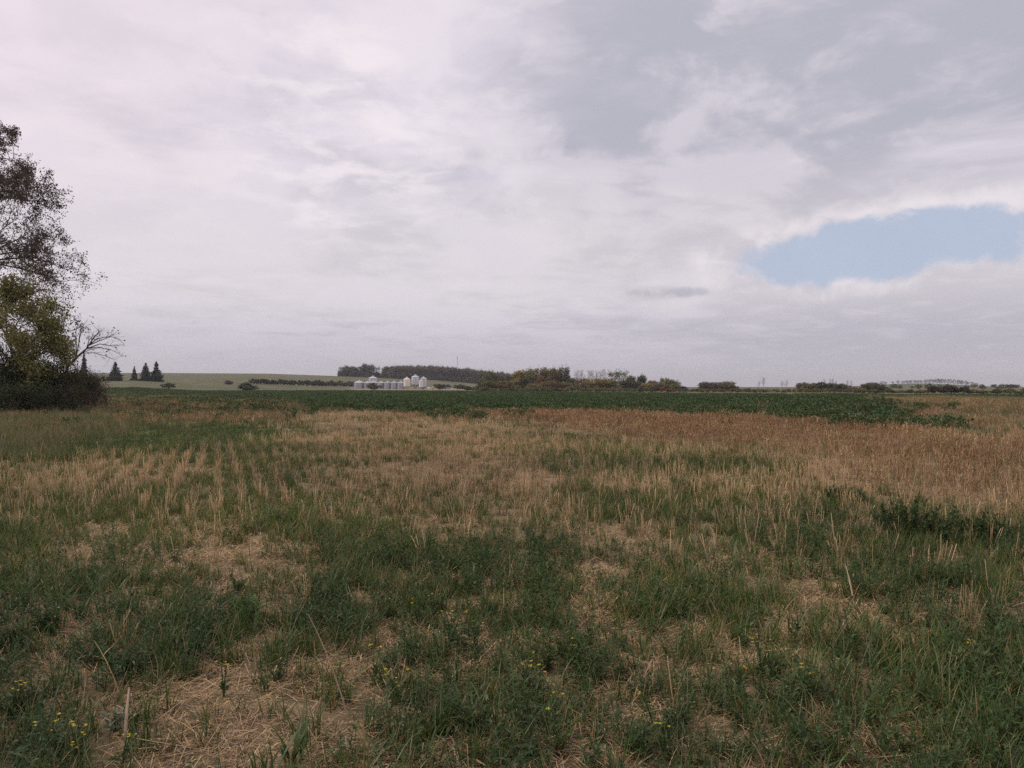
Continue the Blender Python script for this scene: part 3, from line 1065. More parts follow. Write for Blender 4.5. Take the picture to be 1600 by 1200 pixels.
# grove beside the grain bins: (photo column, top row, width px, depth m, kind, colour)
GROVE = [
    (764, 582, 16, 292, 'r', OL), (773, 585, 12, 298, 'r', BRN), (754, 592, 14, 288, 'r', DKG), (766, 594, 22, 274, 'r', OL), (784, 588, 16, 296, 'r', DKG),
    (789, 596, 22, 272, 'r', BRN), (802, 594, 18, 280, 'r', OL), (796, 587, 14, 294, 'r', GRY), (809, 582, 20, 292, 'r', OCH), (821, 578, 24, 296, 'r', OCH),
    (833, 578, 20, 290, 'r', OL), (820, 592, 15, 280, 'r', DKG), (844, 579, 11, 292, 's', BRN), (845, 590, 14, 282, 'r', RST), (855, 576, 18, 294, 'r', OL),
    (864, 578, 13, 288, 'r', BRN), (872, 577, 14, 294, 'r', OL), (882, 576, 16, 292, 'r', GRY), (860, 596, 26, 270, 'r', BRN), (835, 600, 20, 268, 'r', OL),
    (880, 597, 24, 270, 'r', OL), (895, 590, 16, 288, 'r', DKG), (902, 582, 11, 294, 's', GRY), (909, 582, 11, 292, 's', BRN), (912, 592, 20, 276, 'r', BRN),
    (921, 582, 9, 294, 's', BRN), (926, 582, 8, 290, 's', GRY), (932, 583, 9, 294, 's', GRY), (938, 583, 9, 290, 's', BRN), (944, 581, 9, 295, 's', GRY),
    (930, 593, 26, 272, 'r', OCH), (946, 594, 26, 275, 'r', BRN), (957, 595, 18, 270, 'r', OL), (960, 580, 19, 290, 'o', GRO), (971, 579, 20, 293, 'o', GRO),
    (979, 594, 18, 270, 'r', DKG), (994, 595, 15, 272, 'r', DKG), (987, 588, 13, 288, 'r', GRY), (1003, 587, 13, 286, 'r', DKG), (1010, 600, 20, 264, 'r', OCH),
    (1019, 596, 18, 276, 'r', BRN), (1028, 597, 20, 270, 'r', BRN), (1038, 592, 14, 284, 'r', OL), (1046, 593, 26, 282, 'r', GRO), (1055, 599, 14, 274, 'r', GRO),
    (1067, 604, 12, 270, 'r', DKG), (1099, 598, 13, 262, 'r', GRY), (1107, 598, 14, 268, 'r', DKG), (1116, 598, 14, 262, 'r', GRY), (1128, 598, 15, 268, 'r', GRY),
    (1138, 597, 18, 262, 'r', GRO), (1147, 602, 12, 262, 'r', GRY),
]
GL = {OL: ('olive', 'olive-leaved rounded tree of the grove beyond the crop'), OCH: ('ochre', 'ochre-leaved rounded tree of the grove beyond the crop'),
      BRN: ('brown', 'brown-leaved rounded tree of the grove beyond the crop'), RST: ('rust', 'rust-red rounded tree in the middle of the grove'),
      DKG: ('dark green', 'dark green rounded tree of the grove beyond the crop'), GRO: ('grey green', 'grey-green rounded tree at the thinning end of the grove'),
      GRY: ('grey', 'dull grey-brown rounded tree of the grove beyond the crop')}
for (u, vt, wpx, D, kind, colr) in GROVE:
    x, y, z = at(u, D)
    h = CAM_H + (HZ - vt) * D / F - z
    w = px(wpx, D) * 1.22
    if kind == 'r':
        pr = rng.choice(ROUND); lab = GL[colr][1]; gr = GL[colr][0] + ' grove trees'
        if u > 1090:
            lab, gr = 'tree of the small clump standing apart past the grove', 'detached clump trees'
        plant_tree('round_tree', pr, (x, y, z), h, w, jit(colr), lab, 'tree', gr)
    elif kind == 'o':
        plant_tree('open_crowned_tree', rng.choice(OPEN), (x, y, z), h, w, jit(colr), 'tall open-crowned grey-green tree above the grove shrubs', 'tree', 'open grove trees')
    else:
        plant_tree('slender_tree', rng.choice(SPARSE), (x, y, z), h, w, jit(colr), 'thin upright half-bare tree rising above the grove', 'tree', 'half-bare grove trees')

# low shrubs along the far edge of the crop
u = 744.0
while u < 1345:
    D = np.interp(u, [744, 900, 1080, 1345], [256, 246, 222, 205]) * rng.uniform(.97, 1.05)
    top = rng.uniform(603.5, 607.5) if u < 1070 else rng.uniform(606, 609.5)
    if 1062 < u < 1100:
        top = rng.uniform(607, 609)
    x, y, z = at(u, D)
    h = CAM_H + (HZ - top) * D / F - z
    colr = rng.choice([OL, BRN, GRY, GRO, DKG] if u < 1100 else [BRN, GRY, OL])
    if abs(u - 1047) < 16:
        colr = RST
    wpx = rng.uniform(10, 17)
    plant_tree('low_shrub', rng.choice(BUSH), (x, y, z), max(h, .8), px(wpx, D), jit(colr),
               'low ' + {OL: 'olive', BRN: 'brown', GRY: 'grey-brown', GRO: 'grey-green', DKG: 'dark green', RST: 'rust'}[colr] + ' rounded shrub in the line along the far edge of the crop' if colr is not RST else 'rust-coloured low shrub in the line along the crop edge',
               'shrub', {OL: 'olive', BRN: 'brown', GRY: 'grey-brown', GRO: 'grey-green', DKG: 'dark green', RST: 'rust'}[colr] + ' shrubs along the crop edge' if colr is not RST else 'rusty shrubs along the crop edge')
    u += wpx * rng.uniform(.55, .8)

# taller dark thicket trees towards the distant ridge
for (u, vt, wpx, D, colr) in [(1252, 599, 12, 252, DKG), (1264, 601, 17, 244, GRO), (1259, 598, 10, 256, DKG), (1273, 599, 12, 252, DKG), (1282, 598, 14, 250, DKG), (1293, 599, 12, 252, GRY),
                              (1303, 600, 13, 250, DKG), (1313, 600, 15, 246, DKG), (1323, 602, 10, 244, GRY), (1334, 604, 12, 236, BRN), (1351, 601, 14, 240, DKG), (1362, 599, 15, 240, GRY),
                              (1373, 600, 15, 236, DKG), (1384, 604, 12, 236, GRO)]:
    x, y, z = at(u, D); h = CAM_H + (HZ - vt) * D / F - z
    plant_tree('thicket_tree', rng.choice(ROUND), (x, y, z), h, px(wpx, D) * 1.25, jit(colr), 'dense small tree of the thicket below the distant ridge', 'tree', 'thicket trees below the ridge')
for (u, vt, D) in [(1288, 595, 255), (1297, 594, 255), (1301, 594, 257), (1306, 597, 255), (1324, 596, 250), (1330, 597, 250)]:
    x, y, z = at(u, D); h = CAM_H + (HZ - vt) * D / F - z
    plant_tree('slender_tree', rng.choice(SPARSE), (x, y, z), h, 1.0, jit(GRY), 'spindly bare tree poking out of the thicket', 'tree', 'spindly thicket trees')
for (u, vt, D, w, colr) in [(1186, 597, 420, 1.8, GRY), (1193, 592, 420, 2.4, DKG), (1222, 597, 430, 2.2, DKG), (1229, 596, 430, 2.6, GRY)]:
    x, y, z = at(u, D); h = CAM_H + (HZ - vt) * D / F - z
    plant_tree('lone_tree', rng.choice(SPARSE), (x, y, z), h, w, jit(colr), 'lone thin tree standing on the open far meadow', 'tree', 'lone meadow trees')
# shrubs along the pale strip
for i in range(34):
    u = 1340 + i * 8.2 + rng.uniform(-3, 3)
    big = 1452 < u < 1506
    D = np.interp(u, [1340, 1620], [196, 176])
    top = rng.uniform(603.5, 606) if big else rng.uniform(607, 611)
    x, y, z = at(u, D); h = CAM_H + (HZ - top) * D / F - z
    plant_tree('strip_shrub', rng.choice(BUSH), (x, y, z), h, px(17 if big else rng.uniform(11, 18), D), jit((.075, .062, .058) if big else rng.choice([DKG, GRO, OL, BRN])),
               'tall dark purple-grey shrub behind the pale dry strip' if big else 'low green-brown shrub behind the pale dry strip', 'shrub',
               'dark shrubs behind the pale strip' if big else 'low shrubs behind the pale strip')
# trees on the distant ridge
RID = [1357, 1363, 1369, 1379, 1384, 1395, 1403, 1411, 1418, 1423, 1429, 1434, 1439, 1446, 1452, 1458, 1464, 1468, 1472, 1476, 1481, 1485, 1491, 1497, 1501, 1504, 1509, 1512, 1519, 1525]
for u in RID:
    D = 1380 + rng.uniform(-20, 30)
    x, y, z = at(u, D)
    top = np.interp(u, [1357, 1379, 1420, 1470, 1500, 1527], [599, 596, 594.5, 592, 594, 598]) + rng.uniform(-.4, .8)
    h = max(5, CAM_H + (HZ - top) * D / F - z)
    plant_tree('ridge_tree', rng.choice(OPEN), (x, y, z), h, rng.uniform(5, 9), jit((.070, .066, .056)), 'small grey tree in the row on the distant ridge', 'tree', 'trees on the distant ridge')
# far bushes on the slope below the ridge
for i in range(16):
    u = 1395 + i * 14 + rng.uniform(-5, 5); D = rng.uniform(420, 700)
    x, y, z = at(u, D)
    plant_tree('slope_shrub', rng.choice(BUSH), (x, y, z), rng.uniform(1.8, 3.2), rng.uniform(4, 8), jit(rng.choice([DKG, GRO])), 'scattered green shrub on the slope under the ridge', 'shrub', 'shrubs on the ridge slope')

# ------------------------------------------------------------------ wood on the hill
def wood_depth(u):
    return 850


for i, (u, vt, wpx) in enumerate([(534, 573, 9), (542, 571, 13), (552, 572, 14), (562, 574, 15), (571, 570.5, 14), (580, 571, 12), (590, 573, 8), (601, 575, 10), (611, 573, 12)]):
    D = 868 + rng.uniform(-8, 8); x, y, z = at(u, D); h = CAM_H + (HZ - vt) * D / F - z
    plant_tree('hilltop_tree', rng.choice(ROUND if i not in (0, 6) else OPEN), (x, y, z), h, px(wpx, D) * 1.15, jit((.088, .078, .066)),
               'grey-brown tree at the open end of the hilltop wood', 'tree', 'trees at the end of the hilltop wood')
pts = []
for row, D in enumerate((846, 862, 884, 905, 930)):
    u = 606.0 if row else 612.0
    while u < 812:
        x, y, z = at(u + rng.uniform(-2, 2), D)
        top = np.interp(u, [606, 620, 690, 716, 740, 780, 812], [573.5, 571.5, 572, 575, 577.5, 582, 585]) + rng.uniform(-.6, 1.6) + (3.2 - row * .8)
        h = CAM_H + (HZ - top) * D / F - z
        pts.append((x, y, z - 1.2, max(h, 4) + 1.5, px(rng.uniform(9, 14), D)))
        if row == 0:
            pts.append((x + 2, y - 6, z - 1.0, rng.uniform(4, 7), px(rng.uniform(7, 10), D)))
        u += rng.uniform(5, 8)
u = 531.0
while u < 615:
    x, y, z = at(u, 862 + rng.uniform(-6, 6))
    pts.append((x, y, z - 1.0, rng.uniform(5, 9), px(rng.uniform(6, 9), 862)))
    u += rng.uniform(3, 5)
pts = np.array(pts)
wood_src = []
for pr in ROUND[:4]:
    me = pr['crown'].copy()
    wood_src.append(bpy.data.objects.new('wood_tree', me))
WOODM = mat_leaf('wood_leaf', .25, .02, instancer=True)
for o in wood_src:
    o.data.materials.clear(); o.data.materials.append(WOODM)
n = len(pts)
scatter_host('hill_wood', 'dark grey-brown wood covering the side of the far hill', wood_src, [], pts[:, :3],
             np.column_stack([np.zeros((n, 2)), NR.uniform(0, 6.28, n)]), np.column_stack([pts[:, 4] / 6, pts[:, 4] / 6, pts[:, 3] / 7]),
             np.arange(n) % 4, np.zeros(n, bool), np.array([.105, .096, .080]) * NR.uniform(.75, 1.25, (n, 1)) * np.column_stack([NR.uniform(.92, 1.1, n), np.ones(n), NR.uniform(.9, 1.05, n)]))

# ------------------------------------------------------------------ hedge, round bushes and spruces on the left
u = 396.0
while u < 556:
    D = np.interp(u, [396, 556], [440, 505]); x, y, z = at(u, D)
    plant_tree('hedge_bush', rng.choice(BUSH), (x, y, z), px(rng.uniform(6, 8.5), D), px(rng.uniform(9, 14), D), jit((.048, .052, .033)),
               'dark bush of the hedgerow below the hill', 'bush', 'hedgerow bushes below the hill')
    u += rng.uniform(4.5, 7.5)
for (u, D, wpx, hpx, colr, lab) in [(388, 262, 28, 13, (.050, .056, .036), 'large dark round bush standing alone at the meadow edge'), (263, 258, 20, 7.5, (.052, .060, .038), 'low dark spreading bush on the meadow before the spruces'),
                                    (357, 400, 14, 6, (.085, .070, .048), 'small brownish bush on the slope behind the round bush'), (584, 405, 24, 10, (.075, .085, .045), 'green bush growing in front of the low grain bins'),
                                    (686, 400, 20, 8, (.060, .070, .040), 'dark green bush beside the parked vehicle'), (733, 330, 16, 6, (.070, .066, .045), 'brownish bush at the end of the gravel yard'),
                                    (720, 455, 24, 7, (.045, .048, .034), 'dark bush behind the gravel yard'), (697, 470, 22, 6, (.048, .050, .034), 'dark low bush under the hill behind the vehicle')]:
    x, y, z = at(u, D)
    plant_tree('round_bush', BUSH[int(u) % 4], (x, y, z), px(hpx, D), px(wpx, D) * 1.1, colr, lab, 'bush')
SPR = [make_spruce_proto(180 + i, 9, 5) for i in range(3)]
for i, (u, vt, D, wpx, lab) in enumerate([(180, 567, 380, 24, 'broad dark spruce nearest the bare leaning tree'), (210, 573, 392, 11, 'thin narrow spruce standing between broader ones'),
                                          (227.5, 568.5, 384, 20, 'full dark spruce in the middle of the spruce row'), (244, 566.5, 382, 21, 'tall dark spruce at the meadow end of the row'),
                                          (131, 549, 300, 14, 'tall spruce half hidden behind the bare leaning tree')]):
    x, y, z = at(u, D); h = CAM_H + (HZ - vt) * D / F - z
    plant_tree('spruce_tree', SPR[i % 3], (x, y, z), h, px(wpx, D) * 1.15, jit((.040, .052, .046), .05), lab, 'tree', 'spruces on the meadow')

# ------------------------------------------------------------------ near tree line on the left
def grow(mb, tips, p, d, ln, r, lvl, rs, droop=0.0, kids=(4, 6), spread=.75, segs=4):
    pts = [Vector(p)]; d = Vector(d).normalized(); rad = [r]
    for i in range(segs):
        d = (d + Vector(rs.normal(0, .13, 3)) + Vector((0, 0, -droop))).normalized()
        pts.append(pts[-1] + d * ln / segs); rad.append(r * (1 - .78 * (i + 1) / segs))
    mb.tube(pts, rad, 6 if lvl > 2 else (4 if lvl > 0 else 3), cap=False)
    if lvl == 0:
        tips += [pts[-1], pts[-2]]
        return
    for k in range(rs.randint(kids[0], kids[1] + 1)):
        s = rs.uniform(.3, 1.0); i = min(int(s * segs), segs - 1); f = s * segs - i
        q = pts[i].lerp(pts[i + 1], f)
        ax = Vector(rs.normal(0, 1, 3)); dd = (pts[i + 1] - pts[i]).normalized()
        nd = (dd + ax.normalized() * spread + Vector((0, 0, .12))).normalized()
        grow(mb, tips, q, nd, ln * rs.uniform(.38, .62), max(.004, rad[i] * .5), lvl - 1, rs, droop, kids, spread, 3)
    tips.append(pts[-1])


def pt(u, v, D):
    return Vector(((u - 800) / F * D, D, CAM_H + (HZ - v) * D / F))


def near_tree(name, trunk, tr, ends, D, seed, leaf, per_tip, colr, lab, lvl=3, sub=None, cat='tree', spread=.75, tipjit=.10, dens=None, droop=.02, kids=(4, 6)):
    rs = np.random.RandomState(seed)
    base = Vector(trunk[0]); base.z = gz(base.x, base.y)
    e = empty(name, base)
    mb = MB(); tips = []
    T = [Vector(p) - base for p in trunk]; T[0].z = -.3
    mb.tube(T, tr, 9)
    for (q, i, r) in ends:
        a = T[i]; q = Vector(q) - base
        m1 = a.lerp(q, .35) + Vector((0, 0, .09 * (q - a).length)); m2 = a.lerp(q, .7) + Vector((0, 0, .08 * (q - a).length)) + Vector(rs.normal(0, .12, 3))
        path = [a, m1, m2, q]
        mb.tube(path, [r, r * .75, r * .5, r * .2], 6, cap=False)
        L_ = (q - a).length
        for k in range(int(5 + L_ * 1.6)):
            s = rs.uniform(.25, 1.0) * 3; j = min(int(s), 2)
            c = path[j].lerp(path[j + 1], s - j); dd = (path[j + 1] - path[j]).normalized()
            nd = dd * .8 + Vector(rs.normal(0, .55, 3)) + Vector((0, 0, .12))
            grow(mb, tips, c, nd, rs.uniform(.22, .4) * min(L_, 5.5), r * .30, lvl - 1, rs, droop, kids, spread, 3)
    mb.build('trunk', BARK, e)
    T_ = np.array([tuple(t) for t in tips])
    if dens is not None:
        keep = np.array([rs.rand() < dens(Vector(t) + base) for t in T_]); T_ = T_[keep]
    P = np.repeat(T_, per_tip, 0); P = P + rs.normal(0, tipjit, P.shape)
    V, Fc, C = leaf_quads(P, leaf, rs, up=.5)
    c = mesh_obj('crown', V, Fc, FOL, e, C)
    c.color = (*colr, 1)
    print('NEARTREE', name, len(mb.f), len(P))
    tag(e, lab, cat)
    return e


D1 = 50.0
tx = -52


def E(u, v, dd, i, r):
    return (pt(u, v, D1 + dd), i, r)


def dens_tall(p):
    v = HZ - (p.z - CAM_H) * F / p.y
    return float(np.interp(v, [190, 330, 348, 368, 420, 470, 520], [1, 1, .35, .8, .75, .35, .2]))


near_tree('tall_tree', [pt(tx, 630, D1), pt(tx - 4, 520, D1), pt(tx + 4, 420, D1 + .3), pt(tx - 2, 320, D1), pt(tx + 6, 250, D1), pt(tx + 2, 195, D1)],
          [.30, .26, .21, .15, .09, .03],
          [E(4, 216, .5, 4, .05), E(22, 248, -1, 4, .06), E(40, 275, .8, 3, .07), E(52, 300, -.6, 3, .07), E(62, 318, .4, 3, .075), E(20, 300, 2.2, 3, .06), E(28, 340, -2, 2, .06),
           E(50, 368, 1.2, 2, .07), E(76, 392, -.5, 2, .08), E(86, 412, .6, 2, .08), E(98, 440, 0, 2, .075), E(45, 425, -1.8, 2, .06), E(70, 452, 1.4, 1, .07), E(40, 480, -.8, 1, .06),
           E(-120, 230, 1, 4, .06), E(-150, 320, -1, 3, .08), E(-170, 410, .6, 2, .08), E(-140, 460, 1.5, 1, .07), E(-60, 200, -2, 4, .05), E(-40, 340, -4, 2, .07), E(-60, 360, 4.5, 2, .07), E(-50, 270, 3.5, 3, .06), E(-40, 260, -3.5, 3, .06)],
          D1, 301, .080, 3, (.120, .088, .070), 'tall half-bare tree with sparse purple-brown leaves beside the thicket', lvl=3, dens=dens_tall, tipjit=.09)


def dens_mid(p):
    u = 800 + F * p.x / p.y; v = HZ - (p.z - CAM_H) * F / p.y
    return .12 if ((u - 40) / 20) ** 2 + ((v - 512) / 16) ** 2 < 1 else 1.0


D1 = 46.5
near_tree('leafy_tree', [pt(18, 640, D1), pt(30, 600, D1), pt(26, 570, D1), pt(12, 530, D1), pt(8, 490, D1)], [.16, .14, .11, .07, .03],
          [E(90, 553, 0, 2, .06), E(82, 540, .5, 2, .05), E(84, 515, -.4, 3, .05), E(76, 490, .6, 3, .045), E(60, 468, -.5, 3, .045), E(36, 455, .8, 4, .035), E(14, 448, 0, 4, .035), E(40, 530, -1.6, 2, .05),
           E(40, 540, 1.8, 2, .05), E(-30, 470, .5, 3, .045), E(-60, 520, -.6, 2, .05), E(-10, 500, -2, 3, .05), E(-20, 560, 1, 1, .05), E(60, 575, -1, 1, .05), E(66, 520, 1.2, 2, .05)],
          D1, 302, .095, 3, (.215, .205, .072), 'bushy tree with yellow-green autumn leaves beneath the tall tree', lvl=3, dens=dens_mid, tipjit=.22)

D1 = 52.0
near_tree('leaning_tree', [pt(99, 628, D1), pt(105, 574, D1), pt(118.5, 559.5, D1), pt(127, 552, D1), pt(135, 545, D1), pt(138, 540, D1)], [.13, .10, .085, .065, .05, .04],
          [E(116, 548, 0, 2, .05), E(152, 531, .3, 5, .05), E(164, 512, 0, 5, .045), E(176, 522, -.4, 5, .04), E(187, 530, .5, 5, .04), E(194, 538, .2, 4, .04), E(186, 552, -.5, 4, .035), E(182, 563, .4, 3, .03),
           E(120, 510, -.3, 2, .045), E(132, 506, .6, 2, .045), E(108, 522, .8, 2, .04), E(146, 518, -.9, 4, .035), E(166, 545, 1.2, 3, .03), E(96, 540, -1, 1, .03), E(92, 560, .6, 1, .03)],
          D1, 303, .09, 2, (.085, .075, .045), 'bare leaning tree with twiggy branches at the end of the thicket', lvl=2,
          dens=lambda p: .6 if (800 + F * p.x / p.y) < 140 and (HZ - (p.z - CAM_H) * F / p.y) < 535 else .06, spread=.6, kids=(3, 5), droop=.0)

TH = [make_tree_proto('thick', 200 + i, 3.0, 4.0, 60, 105, .085, low=.0, open_=.2, multi=6) for i in range(3)]
for i, (u, vt, wpx, D, colr, lab) in enumerate([
        (-10, 545, 74, 46.0, (.040, .054, .022), 'dark green thicket bush under the tall tree trunk'), (34, 552, 72, 46.5, (.042, .054, .022), 'dark thicket bush beneath the leafy tree'),
        (74, 562, 62, 47.0, (.046, .056, .024), 'dark green bush in the middle of the thicket'), (102, 574, 52, 48.5, (.064, .066, .030), 'olive bush below the leaning trunk'),
        (128, 579, 48, 51, (.070, .060, .040), 'brown-tinged bush at the meadow end of the thicket'), (146, 583, 42, 55, (.085, .064, .052), 'thin purplish bush behind the leaning tree'),
        (20, 598, 60, 43.5, (.038, .050, .020), 'low dark bush at the front of the thicket'), (62, 603, 56, 44.5, (.044, .056, .022), 'low dark green bush in front of the leaning trunk'),
        (98, 605, 40, 46.5, (.066, .072, .036), 'low olive-green bush at the thicket corner'), (-50, 585, 80, 45, (.038, .050, .020), 'dark bush closing the thicket by the rough grass')]):
    x, y, z = at(u, D); h = CAM_H + (HZ - vt) * D / F - z
    plant_tree('thicket_bush', TH[i % 3], (x, y, z), h, px(wpx, D) * 1.12, colr, lab, 'bush', 'bushes of the near thicket')

# ------------------------------------------------------------------ grain bins
GALV = mat_plain('galvanized_steel', (.42, .43, .46), .55, .55, .12, 1.2)
GALV_R = mat_plain('galvanized_roof', (.62, .62, .65), .5, .45, .10, 1.0)
WHITE = mat_plain('white_paint', (.78, .76, .72), .5, 0, .06, 1.0)
CREAM = mat_plain('cream_paint', (.80, .74, .66), .5, 0, .06, 1.0)
DARK = mat_plain('dark_steel', (.07, .07, .075), .6, .3, .15, 2)


def grain_bin(u0, u1, v_eave, v_peak, D, wall_m, roof_m, label, hopper=False, v_cyl=None, name='grain_bin', group=None):
    uc = (u0 + u1) / 2; x, y, z = at(uc, D)
    r = px(u1 - u0, D) / 2
    e = empty(name, (x, y, z), math.atan2(-x, y))
    eave = CAM_H + (HZ - v_eave) * D / F - z; peak = CAM_H + (HZ - v_peak) * D / F - z
    z0 = 0.0
    if hopper:
        z0 = max(.9, CAM_H + (HZ - v_cyl) * D / F - z)
    mb = MB()
    prof = []
    k = z0
    while k < eave - .01:                       # corrugated rings
        prof += [(r, k), (r + .03, k + .12), (r, k + .24)]
        k += .28
    prof.append((r, eave)); mb.lathe(prof, 36)
    wall = mb.build('wall', wall_m, e, True)
    for i in range(8):                          # vertical stiffeners
        a = 2 * math.pi * (i + .5) / 8
        s = MB(); s.tube([(math.cos(a) * (r + .05), math.sin(a) * (r + .05), z0), (math.cos(a) * (r + .05), math.sin(a) * (r + .05), eave)], [.05, .05], 4)
        s.build('stiffener', wall_m, wall)
    mb = MB(); mb.lathe([(r + .12, eave - .06), (r + .12, eave + .02), (r * .2, peak - .25), (r * .2, peak - .05), (r * .04, peak + .05)], 36); roof = mb.build('roof', roof_m, e)
    for i in range(18):                         # roof ribs
        a = 2 * math.pi * i / 18
        s = MB(); s.tube([(math.cos(a) * (r + .08), math.sin(a) * (r + .08), eave + .04), (math.cos(a) * r * .21, math.sin(a) * r * .21, peak - .22)], [.035, .03], 4)
        s.build('roof_rib', roof_m, roof)
    mb = MB(); mb.lathe([(r * .24, peak - .06), (r * .24, peak + .06), (r * .1, peak + .22), (.01, peak + .24)], 20); mb.build('cap', roof_m, roof)
    if not hopper:
        d = MB(); d.box(-.42, .42, -r - .09, -r + .05, .35, 1.75); d.build('door', wall_m, e)
    else:
        h = MB(); h.lathe([(r - .02, z0), (.25, .35), (.25, .15)], 36); h.build('hopper', roof_m, e, True)
        for i in range(8):
            a = 2 * math.pi * (i + .5) / 8
            s = MB(); s.tube([(math.cos(a) * (r - .05), math.sin(a) * (r - .05), -.1), (math.cos(a) * (r - .05), math.sin(a) * (r - .05), z0 + .1)], [.07, .07], 6); s.build('leg', DARK, e)
        s = MB(); s.lathe([(r - .12, .05), (r + .02, .05), (r + .02, .2), (r - .12, .2), (r - .12, .05)], 36); s.build('skid_ring', DARK, e)
        # ladder up the wall
        s = MB()
        for q in (-.2, .2):
            s.tube([(q, -r - .12, z0 - .4), (q, -r - .12, eave)], [.025, .025], 4)
        k = z0
        while k < eave:
            s.tube([(-.2, -r - .12, k), (.2, -r - .12, k)], [.018, .018], 4); k += .35
        s.build('ladder', roof_m, e)
    tag(e, label, 'grain bin', group)
    return e


grain_bin(553.1, 569.4, 597.9, 594.4, 470, GALV, GALV_R, 'widest of the low galvanized grain bins, ending the row by the hedge')
ORD = ['second', 'third', 'fourth', 'fifth', 'sixth', 'seventh']
for i, (a, b) in enumerate([(568.8, 579.6), (578.8, 590.2), (589.8, 600.8), (600.2, 611.2), (610.8, 621.6), (621.0, 632.0)]):
    grain_bin(a, b, 598.0, 595.5, 468 - i * 2.0, GALV, GALV_R, ORD[i] + ' low galvanized grain bin of the row counted from the widest', group='low grain bins in a row')
grain_bin(576, 589.4, 590.8, 587.4, 482, GALV_R, GALV_R, 'tall galvanized grain bin standing behind the low bin row')
grain_bin(630.6, 641, 592.6, 589.4, 452, CREAM, CREAM, 'cream white hopper bin between the low row and the tall hoppers', True, 603.6, 'hopper_bin')
grain_bin(642.8, 655, 589.0, 585.6, 456, GALV_R, GALV_R, 'tallest grey steel hopper bin on dark legs', True, 600.8, 'hopper_bin')
grain_bin(654.8, 661.2, 594.8, 593.0, 446, WHITE, WHITE, 'small white hopper bin in front of a tall steel one', True, 604.8, 'hopper_bin')
grain_bin(656.5, 666.9, 591.4, 588.6, 458, GALV_R, GALV_R, 'tall pale steel hopper bin closing the group by the yard', True, 604.4, 'hopper_bin')

# small white tank and a round bale in the yard
x, y, z = at(670, 448)
e = empty('liquid_tank', (x, y, z), .4)
mb = MB(); mb.lathe([(.01, 0.1), (.62, .1), (.66, .3), (.66, 1.0), (.55, 1.3), (.22, 1.42), (.2, 1.55), (.01, 1.56)], 24); mb.build('tank', WHITE, e, True)
mb = MB(); mb.lathe([(.24, 1.53), (.24, 1.62), (.01, 1.64)], 16); mb.build('lid', DARK, e)
mb = MB(); mb.box(-.75, .75, -.75, .75, -.05, .1); mb.build('pallet', mat_plain('pallet_wood', (.3, .22, .14), .8), e)
tag(e, 'small white upright tank beside the hopper bins', 'tank')
x, y, z = at(676.4, 440)
e = empty('straw_bale', (x, y, z), .7)
mb = MB()
prof = [(.01, -.62), (.70, -.62), (.78, -.5), (.80, 0), (.78, .5), (.70, .62), (.01, .62)]
mb.lathe(prof, 28)
mb.v = [(vx, vz, vy + .77) for (vx, vy, vz) in mb.v]
mb.build('bale', mat_plain('bale_straw', (.50, .40, .26), .95, 0, .3, 9, .8), e, True)
mb = MB()
for q in (-.35, 0, .35):
    mb.lathe([(.795, q - .02), (.815, q), (.795, q + .02)], 28)
mb.v = [(vx, vz, vy + .77) for (vx, vy, vz) in mb.v]
mb.build('net_wrap', mat_plain('net', (.62, .56, .42), .8), e)
tag(e, 'beige round bale in the yard near the white tank', 'bale')

